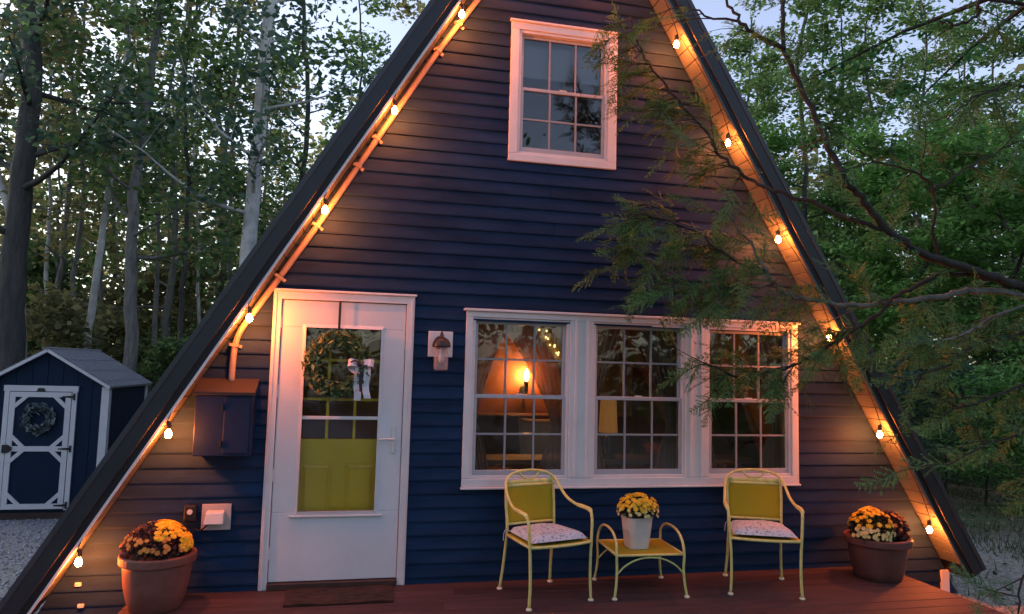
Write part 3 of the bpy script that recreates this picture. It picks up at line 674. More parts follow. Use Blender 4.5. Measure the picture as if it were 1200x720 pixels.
# ------------------------------------------------------------------ yellow patio chairs
def chair(label, loc, rz):
    ch = thing('patio_chair', label, 'chair', loc, rz, 'yellow metal patio chairs', local=True)
    r = .0105
    # arm loops: front leg, arm and back arch are one bent tube
    for sx in (-1, 1):
        leg = curve([(sx*.250,-.245,.012),(sx*.243,-.243,.15),(sx*.245,-.240,.30),(sx*.252,-.240,.43),(sx*.258,-.236,.54),(sx*.262,-.222,.590)],5)
        obj('leg', MB().tube(leg, r, 8), M['chair'], ch, smooth=True)
        arm = curve([(sx*.262,-.222,.590),(sx*.266,-.195,.615),(sx*.266,-.13,.622),(sx*.258,-.02,.628),(sx*.243,.08,.665),(sx*.230,.150,.725),(sx*.212,.190,.780),(sx*.165,.216,.820),(sx*.09,.226,.842),(0,.229,.849)],6)
        rr = [r*(1.45 if .605 < p[2] < .64 and p[1] < -.05 else 1.0) for p in arm]
        obj('arm', MB().tube(arm, rr, 8), M['chair'], ch, smooth=True)
        rear = curve([(sx*.215,.245,.012),(sx*.205,.222,.15),(sx*.200,.200,.30),(sx*.200,.180,.42),(sx*.201,.182,.50),(sx*.205,.196,.62),(sx*.203,.206,.735),(sx*.196,.209,.790)],5)
        obj('leg', MB().tube(rear, r, 8), M['chair'], ch, smooth=True)
        for (x, y) in ((sx*.250,-.245),(sx*.215,.245)):
            obj('foot_cap', MB().lathe([(.017,0),(.021,.004),(.021,.010),(.014,.018)],12,(x,y,0)), M['foot'], ch, smooth=False)
    fr = MB(); fr.tube(curve([(-.248,-.240,.405),(-.12,-.262,.404),(0,-.268,.404),(.12,-.262,.404),(.248,-.240,.405)],4), r, 8)
    for sx in (-1, 1): fr.tube([(sx*.248,-.24,.405),(sx*.222,0,.402),(sx*.200,.182,.40)], r*.9, 8)
    fr.tube([(-.2,.182,.40),(.2,.182,.40)], r*.9, 8)
    obj('seat_frame', fr, M['chair'], ch, smooth=True)
    st = obj('seat_mesh', MB().grid(9,9,lambda s,t: ((-1+2*s)*(.240-.042*t), -.238+.42*t-.02*(1-t)*(1-(2*s-1)**2), .408-.012*sin(pi*s)*sin(pi*t))), M['sling'], ch, smooth=True, solid=.004)
    obj('back_rail', MB().tube([(-.203,.207,.745),(0,.213,.745),(.203,.207,.745)], r*1.1, 8), M['chair'], ch, smooth=True); obj('back_rail', MB().tube([(-.201,.182,.475),(0,.186,.475),(.201,.182,.475)], r*.9, 8), M['chair'], ch, smooth=True)
    br = MB().tube(curve([(-.085,.226,.840),(-.06,.222,.805),(-.02,.219,.788),(.02,.219,.788),(.06,.222,.805),(.085,.226,.840)],5), r*.8, 8)
    obj('back_loop', br, M['chair'], ch, smooth=True)
    obj('top_band', MB().grid(9,3,lambda s,t: (-.2+.4*s, .209+.004*sin(pi*s), .752+.032*t)), M['chair'], ch, smooth=True, solid=.004)
    obj('back_sling', MB().grid(9,9,lambda s,t: (-.201+.402*s, .183+.024*t+.014*sin(pi*s)*sin(pi*t)+.006*sin(pi*s), .475+.27*t)), M['sling'], ch, smooth=True, solid=.004)
    return ch
M['sling'] = sheer_mat('olive_yellow_mesh', (.60,.49,.03), .85)
CH1 = ((1.385,-.400,0), radians(16.0)); CH2 = ((3.085,-.440,0), radians(-21))
chair('yellow metal patio chair below the left window, turned toward the table', *CH1)
chair('yellow metal patio chair below the right window, nearer the plum pot', *CH2)
def floral():
    m = mat('floral_cushion', (.48,.54,.60), .85, .04, 4, .2, 60); n = m.node_tree.nodes; l = m.node_tree.links; b = n['Principled BSDF']
    tc = n.new('ShaderNodeTexCoord'); vo = n.new('ShaderNodeTexVoronoi'); vo.inputs['Scale'].default_value = 38; l.new(tc.outputs['Object'], vo.inputs['Vector'])
    nz = n.new('ShaderNodeTexNoise'); nz.inputs['Scale'].default_value = 22; nz.inputs['Detail'].default_value = 3; l.new(tc.outputs['Object'], nz.inputs['Vector'])
    ad = n.new('ShaderNodeMath'); ad.operation = 'MULTIPLY'; l.new(vo.outputs['Distance'], ad.inputs[0]); l.new(nz.outputs['Fac'], ad.inputs[1])
    rp = n.new('ShaderNodeValToRGB'); e = rp.color_ramp.elements; e[0].position = .10; e[0].color = (.22,.25,.28,1); e[1].position = .21; e[1].color = (.48,.54,.60,1)
    e2 = rp.color_ramp.elements.new(.14); e2.color = (.26,.36,.38,1); l.new(ad.outputs[0], rp.inputs[0]); l.new(rp.outputs[0], b.inputs['Base Color']); return m
M['floral'] = floral()
M['cushion_under'] = mat('teal_underside', (.02,.05,.06), .8)
def cushion(label, loc, rz):
    cu = thing('seat_cushion', label, 'cushion', (loc[0],loc[1],.414), rz, 'floral seat cushions', local=True)
    def top(s, t):
        x = -1+2*s; y = -1+2*t; e = (1-abs(x)**5)*(1-abs(y)**5); return (x*(.228-.016*(y+1)), -.035+y*.200, .018+.046*max(e,0)**.4+.004*sin(9*s+3*t)*e)
    obj('cushion_top', MB().grid(17,17,top), M['floral'], cu, smooth=True)
    obj('cushion_side', MB().grid(17,17,lambda s,t: (top(s,t)[0]*.985, -.035+(top(s,t)[1]+.035)*.985, .0175-.015*max((1-abs(2*s-1)**6)*(1-abs(2*t-1)**6),0)**.4)), M['cushion_under'], cu, smooth=True)
    tie = MB()
    for sx in (-1, 1): tie.tube(curve([(sx*.195,.16,.02),(sx*.213,.175,.025),(sx*.225,.18,.0),(sx*.23,.178,-.05)],4), .003, 5)
    obj('tie', tie, M['floral'], cu)
cushion('pale floral cushion on the left yellow chair', *CH1)
cushion('pale floral cushion on the right yellow chair', *CH2)

# ------------------------------------------------------------------ side table with the white pot
tb = thing('side_table', 'small yellow metal side table with arched handles between the chairs', 'table', (2.145,-.350,0), radians(-2), local=True)
for sx in (-1, 1):
    side_t = curve([(sx*.272,-.238,.012),(sx*.258,-.228,.10),(sx*.252,-.222,.20),(sx*.256,-.224,.30),(sx*.252,-.20,.385),(sx*.250,-.12,.440),(sx*.250,0,.456),(sx*.250,.12,.440),(sx*.252,.20,.385),(sx*.256,.224,.30),(sx*.252,.222,.20),(sx*.258,.228,.10),(sx*.272,.238,.012)],6)
    obj('leg', MB().tube(side_t, .0095, 8), M['chair'], tb, smooth=True)
    for y in (-.238,.238): obj('foot_cap', MB().lathe([(.016,0),(.020,.004),(.020,.010),(.013,.018)],12,(sx*.272,y,0)), M['foot'], tb)
fr = MB(); q = [(-.252,-.222,.300),(.252,-.222,.300),(.252,.222,.300),(-.252,.222,.300)]
for i in range(4): fr.tube([q[i], q[(i+1) % 4]], .009, 8)
obj('top_frame', fr, M['chair'], tb, smooth=True)
obj('table_top', MB().box(-.25,.25,-.22,.22,.298,.304), M['sling'], tb)
for y in (-.218,.218): obj('stretcher', MB().tube(curve([(-.254,y,.165),(-.19,y,.225),(-.10,y,.268),(0,y,.282),(.10,y,.268),(.19,y,.225),(.254,y,.165)],4), .0065, 8), M['chair'], tb, smooth=True)
p3 = thing('potted_mum', 'white square-sided pot of bright yellow mums on the side table', 'flower pot', (2.115,-.365,.3045))
c3 = (2.115,-.365,.3045)
sq = lambda a, z: min(1/max(abs(cos(a-.1)),abs(sin(a-.1)),1e-6), 1.16)
obj('pot', MB().lathe([(.070,0),(.076,.004),(.088,.10),(.098,.205),(.102,.228),(.094,.23),(.090,.20)],48,c3,sq), M['white_pot'], p3, smooth=False)
obj('soil', MB().disc((c3[0],c3[1],c3[2]+.21),.092,20,'z',.01), M['soil'], p3)
mum(p3, (2.125,-.365,.575), .145, .115, 900, [(200,M['petal_y'],.019,(-pi,pi),(.12,1.5),'yellow_blooms'),(60,M['petal_p'],.015,(-pi,pi),(-.25,.2),'pale_buds')], M['mum_leaf'], rng)
# ------------------------------------------------------------------ inside the cabin
M['sheer'] = sheer_mat('sheer_curtain', (.30,.25,.27), .72)
M['sheer_lit'] = sheer_mat('bulb_lit_curtain', (.42,.32,.24), .85)  # same sheer cloth, with the bulbs' warm light put into its colour
def curtain(label, xe, sgn, wtop, z1, z0, ztie, material, seed):
    r = random.Random(seed); ph = r.uniform(0, 6)
    def fn(s, t):
        z = z0+(z1-z0)*t
        if z > ztie: k = (z-ztie)/(z1-ztie); w = .085+(wtop-.085)*k**1.35
        else: k = (ztie-z)/(ztie-z0); w = .085+.12*k**.7
        amp = .016+.02*min(1, w/.3)
        return (xe+sgn*w*s, .175+amp*sin(2*pi*s*6+ph+1.5*t)+.01*sin(17*s+5*t), z)
    o = obj('curtain', MB().grid(50, 30, fn), material, None, smooth=True)
    return tag(o, label, 'curtain', 'sheer tied-back window curtains')
wn = ['left', 'middle', 'right']
for i, (a, b) in enumerate(WX):
    curtain('sheer curtain tied back at the left side of the %s front window' % wn[i], a-.03, 1, .38 if i else .36, 2.02, .74, 1.18, M['sheer'], i)
    curtain('sheer curtain tied back at the right side of the %s front window' % wn[i], b+.03, -1, .42 if i else .56, 2.02, .74, 1.12, M['sheer_lit'] if i == 2 else M['sheer'], i+9)
sh = tag(obj('roller_shade', MB().box(1.20,1.965,.10,.106,4.02,4.36).tube([(1.20,.103,4.018),(1.965,.103,4.018)],.012,8), sheer_mat('grey_shade', (.42,.44,.47), .95)), 'grey roller shade half drawn in the gable window', 'window shade')
xf = thing('folding_stand', 'dark crossed wooden frame behind the gable window', 'stand', (1.58,.45,2.72), local=True)
fm = MB()
for x0_, x1_ in ((-.30,-.02),(-.02,-.30),(.04,.34),(.34,.04)): fm.tube([(x0_,0,.2),(x1_,0,.86)], .018, 6)
obj('crossed_legs', fm, M['inner_dark'], xf)
# wall sconce with a lit candle bulb
M['flame'] = mat('lit_candle_bulb', (1,.7,.4), .3, emit=(1.0,.42,.10), es=170)
sp = at(617, 441, 2.47)
sc_ = thing('wall_sconce', 'lit candle sconce glowing inside the left front window', 'sconce', (sp[0], 2.6, sp[2]-.25))
obj('flame_bulb', MB().lathe([(.004,-.05),(.018,-.04),(.026,-.01),(.022,.03),(.010,.065),(.003,.085)],12,tuple(sp)), M['flame'], sc_, smooth=True)
sm = MB().lathe([(.024,-.17),(.026,-.06),(.014,-.055)],10,tuple(sp)); sm.tube(curve([(sp[0],sp[1],sp[2]-.16),(sp[0],sp[1]+.02,sp[2]-.22),(sp[0],2.6,sp[2]-.18)],4),.009,8); sm.disc((sp[0],2.594,sp[2]-.16),.05,14,'y',.01)
obj('candle_arm', sm, M['black'], sc_)
# fairy lights on the golden slope beam
gb = thing('fairy_lights', 'gold cluster of fairy lights at the upper corner inside the left window', 'fairy lights', (1.6,.9,1.9))
g0, g1 = at(634,384,.9), at(666,428,.9)
pts = [g0+(g1-g0)*t+np.array((.012*sin(23*t),-.012,.02*sin(31*t))) for t in np.linspace(0,1,30)]
obj('wire', MB().tube(pts, .003, 5), M['cord'], gb)
M['fairy'] = mat('lit_fairy_bulb', (1,.8,.4), .3, emit=(1.0,.62,.18), es=5)
for k in range(0, 30, 2):
    obj('bulb', MB().ball(pts[k]+np.array((.01*((k*7)%5-2),-.004,.012*((k*5)%5-2))), .009, 6, 4), M['fairy'], gb)
dvec = (g1-g0); nv = np.array((dvec[2],0,-dvec[0])); nv /= np.linalg.norm(nv)
hx = [g0-nv*.06, g1-nv*.06, g1+nv*.06, g0+nv*.06]
obj('wood_strip', MB().add([(*h_[:1], .92, h_[2]) for h_ in hx]+[(*h_[:1], .96, h_[2]) for h_ in hx], [(0,1,2,3),(7,6,5,4)]+[(i,i+4,(i+1)%4+4,(i+1)%4) for i in range(4)]), mat('golden_pine', (.5,.33,.10), .5, .2, 9), gb)
M['sofa'] = mat('red_sofa', (.10,.018,.014), .85, .2, 6, .2, 80); M['tan_pillow'] = mat('tan_pillow', (.46,.30,.15), .85, .12, 8); M['amber'] = mat('amber_wood', (.42,.22,.06), .5, .2, 4, stretch=(5,5,1))
so = thing('sofa', 'dark red sofa inside behind the left and middle front windows', 'sofa', (2.0,1.75,0))
obj('seat', MB().box(1.15,3.1,1.4,2.1,.12,.62), M['sofa'], so, bevel=.05); obj('backrest', MB().box(1.15,3.1,2.05,2.3,.3,1.12), M['sofa'], so, bevel=.06)
for a in (1.03, 3.1): obj('armrest', MB().box(a,a+.16,1.4,2.3,.12,.85), M['sofa'], so, bevel=.05)
for x in (1.2,3.0):
    for y_ in (1.5,2.2): obj('leg', MB().box(x,x+.06,y_,y_+.06,-.005,.13), M['black'], so)
def pillow(label, c, w, h, m_, rz=0):
    o = obj('pillow', MB().grid(14,14,lambda s,t: ((2*s-1)*w/2, -.07*((1-(2*s-1)**4)*(1-(2*t-1)**4))**.5, (2*t-1)*h/2+.02*abs(2*s-1)**3*(1 if t > .5 else -1))).grid(14,14,lambda s,t: ((2*s-1)*w/2, .07*((1-(2*s-1)**4)*(1-(2*t-1)**4))**.5, (2*t-1)*h/2+.02*abs(2*s-1)**3*(1 if t > .5 else -1))), m_, None, smooth=True)
    o.location = c; o.rotation_euler = (-.25,0,rz); return tag(o, label, 'pillow', 'pillows on the sofa')
pillow('tan square pillow propped on the red sofa', (at(634,490,1.9)[0],1.93,.86), .46, .44, M['tan_pillow'], .1)
pillow('dark red pillow beside the tan one on the sofa', (at(634,490,1.9)[0]+.42,1.93,.84), .42, .40, M['sofa'], -.1)
cb = thing('wardrobe', 'amber wooden cupboard seen through the middle window', 'cupboard', (2.55,2.3,0))
wx_ = at(712,480,2.4)[0]
obj('carcass', MB().box(wx_-.28,wx_+.28,2.33,2.59,-.005,1.72), M['amber'], cb, bevel=.008)
for s_ in (-1,1): obj('cupboard_door', MB().box(wx_+(s_-1)*.135+.005,wx_+(s_+1)*.135-.005,2.315,2.328,.06,1.66), M['amber'], cb, bevel=.004)
M['shade'] = mat('amber_lampshade', (.5,.3,.1), .8, emit=(1.0,.36,.07), es=.05)
tl_ = thing('table_lamp', 'amber lit lamp with a tall drum shade inside the middle window', 'lamp', (2.06,.62,.84))
lx = at(713,480,.62)
obj('shade', MB().lathe([(.085,1.06),(.083,1.10),(.070,1.36),(.066,1.365)],20,(lx[0],.62,0)), M['shade'], tl_, smooth=True)
obj('lamp_base', MB().lathe([(.07,.8405),(.07,.86),(.02,.88),(.035,.95),(.012,1.06)],14,(lx[0],.62,0)), M['black'], tl_, smooth=True)
for (ua,va),(ub,vb),Y_,w_ in (((733,385),(772,470),1.6,.07),((640,380),(672,470),1.7,.06),((842,380),(872,470),1.6,.06)):
    a_, b2 = at(ua,va,Y_), at(ub,vb,Y_); obj('inner_beam', MB().tube([a_+(a_-b2)*.3, b2+(b2-a_)*1.2], w_*.6, 4), mat('pink_beam', (.30,.10,.07), .6, .2, 5), house)
ct = thing('console_table', 'dark low console table inside under the front windows', 'table', (2.3,.6,0))
obj('top', MB().box(1.0,3.6,.45,.85,.80,.84), M['inner_dark'], ct); 
for x in (1.05,2.3,3.5):
    for y_ in (.48,.78): obj('leg', MB().box(x,x+.05,y_,y_+.05,-.005,.80), M['inner_dark'], ct)

# ------------------------------------------------------------------ garden shed
SHX, SHY, SG = -4.464, 6.507, -.815
SW, SH_, SA, SDp, SOH = 1.66, 1.99, 2.50, 1.95, .10
M['shed'] = mat('shed_navy', (.0045,.017,.042), .65, .2, 3, .15, 30, stretch=(6,6,1), spec=.2); M['shingle'] = mat('grey_shingle', (.24,.25,.27), .9, .3, 22, .8, 90)
shed = thing('garden_shed', 'small navy garden shed with white trimmed door and grey shingle roof', 'shed', (SHX, SHY, SG), radians(-.4), local=True)
hw = SW/2
fb = obj('front_wall', MB().slab([(-hw,.12),(hw,.12),(hw,SH_),(0,SA),(-hw,SH_)], 0, .05), M['shed'], shed)
nb = 8
for i in range(nb):
    a, b = -hw+SW*i/nb, -hw+SW*(i+1)/nb
    zt = lambda x: SA-(SA-SH_)*abs(x)/hw
    obj('plank', MB().slab([(a+.004,.13),(b-.004,.13),(b-.004,zt(b-.004)-.01),(a+.004,zt(a+.004)-.01)], -.012, -.0005), M['shed'], fb)
bw_ = obj('back_wall', MB().slab([(-hw,.12),(hw,.12),(hw,SH_),(0,SA),(-hw,SH_)], SDp-.05, SDp), M['shed'], shed)
for sx in (-1,1):
    sw_ = obj('side_wall', MB().box(min(sx*hw,sx*(hw-.05)),max(sx*hw,sx*(hw-.05)),.051,SDp-.051,.12,SH_-.005), M['shed'], shed)
    for i in range(9):
        a, b = .0+SDp*i/9, SDp*(i+1)/9
        obj('plank', MB().box(min(sx*(hw+.0005),sx*(hw+.012)),max(sx*(hw+.0005),sx*(hw+.012)),a+.004,b-.004,.13,SH_-.01), M['shed'], sw_)
for sx in (-1,1):
    for y0_, y1_ in ((-.03,-.0125),(SDp+.0005,SDp+.018)): obj('corner_trim', MB().box(min(sx*(hw-.075),sx*(hw+.03)),max(sx*(hw-.075),sx*(hw+.03)),y0_,y1_,.13,SH_-.01), M['trim'], shed)
    for y0_, y1_ in ((-.0120,.08),(SDp-.08,SDp)): obj('corner_trim', MB().box(min(sx*(hw+.0125),sx*(hw+.03)),max(sx*(hw+.0125),sx*(hw+.03)),y0_,y1_,.13,SH_-.01), M['trim'], shed)
sl_ = (SA-SH_)/hw; nl_ = sqrt(1+sl_*sl_)
def spt(sx, d, n, y): return (sx*(d/nl_+n*sl_/nl_), y, SA-d*sl_/nl_+n/nl_)
RL = hw*nl_+.06
for sx in (-1,1):
    def sbox(d0,d1,n0,n1,y0,y1): return MB().hexa([spt(sx,d0,n0,y0),spt(sx,d1,n0,y0),spt(sx,d1,n0,y1),spt(sx,d0,n0,y1),spt(sx,d0,n1,y0),spt(sx,d1,n1,y0),spt(sx,d1,n1,y1),spt(sx,d0,n1,y1)])
    ro = obj('roof', sbox(0,RL,.001,.035,-SOH,SDp+SOH), M['trim'], shed)
    k = 7
    for i in range(k): obj('shingle_course', sbox(RL*i/k,RL*(i+1)/k+.012,.036+.004*(1),.046+.003*(i%2),-SOH-.012,SDp+SOH+.012), M['shingle'], ro)
    obj('rake_trim', sbox(0,RL,-.008,.034,-SOH-.016,-SOH-.001), M['trim'], shed)
obj('ridge_cap', MB().tube([(0,-SOH-.012,SA+.035),(0,SDp+SOH+.012,SA+.035)], .03, 8), M['shingle'], shed)
obj('skid', MB().box(-hw,hw,.0,SDp,.02,.118), M['dark_under'], shed)
dx0, dx1, dz0, dz1 = -.545, .425, .157, 1.985
sdo = obj('shed_door', MB().box(dx0+.06,dx1-.06,-.030,-.0125,dz0,dz1-.085), M['shed'], shed)
f_ = MB(); f_.box(dx0,dx0+.065,-.045,-.0125,dz0,dz1-.085); f_.box(dx1-.065,dx1,-.045,-.0125,dz0,dz1-.085); f_.box(dx0-.012,dx1+.012,-.05,-.0125,dz1-.084,dz1)
obj('door_frame', f_, M['trim'], shed)
b_ = MB(); ix0, ix1, iz0, iz1 = dx0+.075, dx1-.075, dz0+.02, dz1-.095; w_ = .075; zm_ = (iz0+iz1)/2+.02
rect_frame(b_, ix0, ix1, iz0, iz1, w_, w_, w_, w_, -.050, -.0305); b_.box(ix0+w_, ix1-w_, -.050, -.0305, zm_-w_/2, zm_+w_/2)
obj('door_rails', b_, M['trim'], sdo)
e_ = .17
for (xc, sx) in ((ix0+w_,1),(ix1-w_,-1)):
    for (zc, sz) in ((iz0+w_,1),(zm_-w_/2,-1),(zm_+w_/2,1),(iz1-w_,-1)):
        pts_ = [(xc+sx*e_,zc),(xc+sx*(e_-.075),zc),(xc,zc+sz*(e_-.075)),(xc,zc+sz*e_)]
        obj('corner_brace', MB().slab(pts_, -.049, -.0306), M['trim'], sdo)
for zc in (dz0+.07, zm_+.0, dz1-.16):
    obj('strap_hinge', MB().slab([(dx1-.02,zc-.05),(dx1-.02,zc+.05),(dx1-.05,zc+.05),(dx1-.05,zc+.018),(dx1-.20,zc+.008),(dx1-.20,zc-.008),(dx1-.05,zc-.018),(dx1-.05,zc-.05)], -.058, -.0505), M['black'], sdo)
obj('door_latch', MB().slab([(dx0+.03,zm_-.06),(dx0+.10,zm_-.06),(dx0+.16,zm_-.02),(dx0+.16,zm_+.02),(dx0+.10,zm_+.06),(dx0+.03,zm_+.06)], -.066, -.0505), M['black'], sdo)
obj('door_plaque', MB().slab([(-.12,dz1-.083),(.0,dz1-.083),(-.02,dz1-.035),(-.10,dz1-.035)], -.058, -.0505), M['black'], sdo)
sw = thing('shed_wreath', 'grey-green leaf wreath hanging on the shed door', 'wreath', (SHX-.06, SHY-.05, SG+1.2), local=True)
n = 320; a = rng.uniform(0,2*pi,n); rr = .17+rng.normal(0,.03,n)
cc = np.stack([rr*np.cos(a), rng.uniform(-.06,-.015,n), .30+rr*np.sin(a)],1); dirs = np.stack([-np.sin(a)+rng.normal(0,.6,n), rng.normal(-.3,.4,n), np.cos(a)+rng.normal(0,.6,n)],1)
V, F = leaf_cloud(cc, dirs, rng.uniform(.07,.12,n), rng.uniform(.03,.05,n), rng); cloud_obj('leaves', V, F, mat('eucalyptus', (.03,.05,.05), .5, 0, 5, col2=(.16,.21,.22), island=True), sw)
obj('ring', MB().tube([(.17*cos(t),-.02,.30+.17*sin(t)) for t in np.linspace(0,2*pi,24,endpoint=False)], .012, 5, closed=True), M['twig_brown'], sw)
# gravel stones of the yard
n = 9000; X = rng.uniform(-7.5,-1.2,n); Y = rng.uniform(-1.5,7.5,n); sz = rng.uniform(.008,.024,n)
Z = np.array([ground_z(x, y) for x, y in zip(X, Y)])
base = np.array([(1,0,0),(-1,0,0),(0,1,0),(0,-1,0),(0,0,.7),(0,0,-.7)],float); tri = np.array([(0,2,4),(2,1,4),(1,3,4),(3,0,4),(2,0,5),(1,2,5),(3,1,5),(0,3,5)])
ang = rng.uniform(0,2*pi,n); sc3 = rng.uniform(.6,1.3,(n,1,3)); b3 = base[None]*sc3*sz[:,None,None]; ca, sa = np.cos(ang)[:,None], np.sin(ang)[:,None]
V = np.stack([b3[...,0]*ca-b3[...,1]*sa+X[:,None], b3[...,0]*sa+b3[...,1]*ca+Y[:,None], b3[...,2]+Z[:,None]+.004],2).reshape(-1,3)
F = (np.arange(n)[:,None,None]*6+tri[None]).reshape(-1,3)
tag(link('gravel', npmesh('gravel', V, F), mat('gravel_stone', (.13,.135,.15), .9, 0, 1, col2=(.44,.45,.48), island=True), None), 'grey gravel stones of the yard by the shed', 'gravel', kind='stuff')
# ------------------------------------------------------------------ trees of the wood
def leaves(centers, size, rng, up=.5, aspect=.6):
    n = len(centers); d = rng.normal(size=(n,3)); d[:,2] = d[:,2]*.45-.15
    nm = rng.normal(size=(n,3))*(1-up); nm[:,2] += up*1.2
    d /= np.linalg.norm(d, axis=1, keepdims=True); s = np.cross(nm, d); s /= np.maximum(np.linalg.norm(s, axis=1, keepdims=True), 1e-6)
    sz = (size*rng.uniform(.45,1.45,n))[:,None]
    a = centers-d*sz*.5; b = centers+d*sz*.5; m = centers-d*sz*.06; e = m+s*sz*aspect*.5; f = m-s*sz*aspect*.5
    V = np.stack([a,e,b,f],1).reshape(-1,3); i = np.arange(n)*4
    F = np.stack([i,i+1,i+2,i+3],1)
    return V, F
def grow(rng, trunk, r0, z_crown, nlimb, limb_len, nsub, leaf_n, leaf_size, spread, rise=(.1,.7), r_top=.25, up=.5, flat=1.0, sides=9, aspect=.6):
    """trunk: points bottom to top. returns (MB of wood, leaf V, leaf F)"""
    T = curve(trunk, 5); k = len(T); wood = MB()
    T = [p+np.array((rng.normal(0,.02),rng.normal(0,.02),0)) if 0 < i < k-1 else p for i, p in enumerate(T)]
    rad = [r0*(1-(1-r_top)*(i/(k-1))**.9)*(1.22 if i == 0 else 1.0) for i in range(k)]
    wood.tube(T, rad, sides, caps=True); T = np.array(T); C = []
    zs = T[:,2]; top = zs[-1]
    for j in range(nlimb):
        t = (j+rng.uniform(0,1))/nlimb; z = z_crown+(top-.2-z_crown)*t; i = int(np.clip(np.searchsorted(zs, z), 1, k-1)); f = (z-zs[i-1])/max(zs[i]-zs[i-1],1e-6); p = T[i-1]+(T[i]-T[i-1])*f
        az = rng.uniform(0,2*pi) ; el = rng.uniform(*rise)*(0.6+.8*t); L = limb_len*rng.uniform(.6,1.15)*(1-.55*t); rr = rad[i]*rng.uniform(.28,.45)
        d = np.array((cos(az)*cos(el), sin(az)*cos(el), sin(el))); path = [p]; q = p.copy()
        for s_ in range(5):
            d = d+rng.normal(0,.14,3)+np.array((0,0,.03)); d /= np.linalg.norm(d); q = q+d*L/5; path.append(q.copy())
        wood.tube(path, [max(rr*(1-.85*s_/5), .006) for s_ in range(6)], 5, caps=False)
        for m_ in range(nsub):
            t2 = rng.uniform(.25,1); i2 = min(int(t2*5),4); b = path[i2]+(path[i2+1]-path[i2])*(t2*5-i2)
            d2 = d+rng.normal(0,.75,3); d2[2] *= flat; d2 /= np.linalg.norm(d2); L2 = L*rng.uniform(.2,.5); e = b+d2*L2*.5; e2 = e+(d2+rng.normal(0,.3,3))*L2*.5
            wood.tube([b,e,e2], [max(rr*.28,.006),.006,.003], 4, caps=False)
            w = rng.uniform(0,1,(leaf_n,1)); pts = np.where(w < .5, b+(e-b)*w*2, e+(e2-e)*(w-.5)*2); C.append(pts+rng.normal(0,spread,(leaf_n,3))*np.array((1,1,.7*flat)))
    V, F = leaves(np.concatenate(C), leaf_size, rng, up, aspect)
    return wood, V, F
def tree(name, label, base, wood, V, F, bark, leafm, group=None, cat='tree'):
    t = thing(name, label, cat, tuple(float(c) for c in base), group=group)
    obj('trunk', wood, bark, t, smooth=True, fix=False); cloud_obj('crown', V, F, leafm, t); return t
def pole(u0, v0, u1, v1, Y, H, wob=.25, rg=None):
    """trunk line through two pixels on the plane y=Y, carried down to the ground and up to height H"""
    a, b = at(u0, v0, Y), at(u1, v1, Y); d = (a-b)/(a[2]-b[2]); g = ground_z(b[0], Y)-.05
    pts = []
    for z_ in np.linspace(g, g+H, 7):
        q = b+d*(z_-b[2]); fr = (z_-g)/H
        if z_ > a[2]: q = q-d*(z_-a[2])*np.array((.5,0,0))
        q = np.array((q[0]+(rg.normal(0,wob) if 0 < fr and z_ > a[2] else 0), Y+(rg.normal(0,wob) if fr > .2 else 0)*.6, z_)); pts.append(q)
    return pts
rg = np.random.default_rng(21)
# trunks the photograph shows one by one on the left
spec = [
 ('dark_trunk_tree','thick dark-barked tree at the far left edge behind the shed',(38,0,8,430),10.5,17,.30,4.6,20,3.6,6,34,.17,.24,'bark_dark','leaf_teal'),
 ('birch_tree','slim pale birch trunk just right of the thick dark tree',(27,250,25,420),11.5,15,.115,5.0,12,2.4,5,30,.16,.22,'bark_pale','leaf_olive'),
 ('birch_tree','slender pale trunk leaning right behind the shed roof',(128,240,102,412),12.0,15,.10,4.8,14,2.6,5,32,.16,.22,'bark_pale','leaf_green'),
 ('maple_tree','grey forked tree standing behind the right end of the shed roof',(166,130,152,420),11.0,15,.16,4.2,18,3.0,6,34,.17,.24,'bark_grey','leaf_green'),
 ('ash_tree','tall pale grey tree closest to the left roof edge',(316,0,288,310),9.5,18,.20,5.0,20,3.4,6,34,.16,.24,'bark_pale','leaf_teal'),
 ('maple_tree','thin grey sapling between the two pale birches',(88,250,82,420),13.0,13,.08,4.0,12,2.4,5,34,.17,.24,'bark_grey','leaf_olive'),
 ('maple_tree','thin dark sapling midway between shed and roof edge',(222,180,208,430),13.5,14,.085,4.2,13,2.6,5,34,.17,.24,'bark_dark','leaf_green'),
]
for nm, lb, px4, Y, H, r0, zc, nl, ll, ns, ln, ls, sp_, bk, lf in spec:
    T = pole(*px4, Y, H, rg=rg); w_, V, F = grow(rg, T, r0, ground_z(T[0][0], Y)+zc, nl, ll, ns, ln, ls, sp_)
    tree(nm, lb, T[0], w_, V, F, M[bk], M[lf])
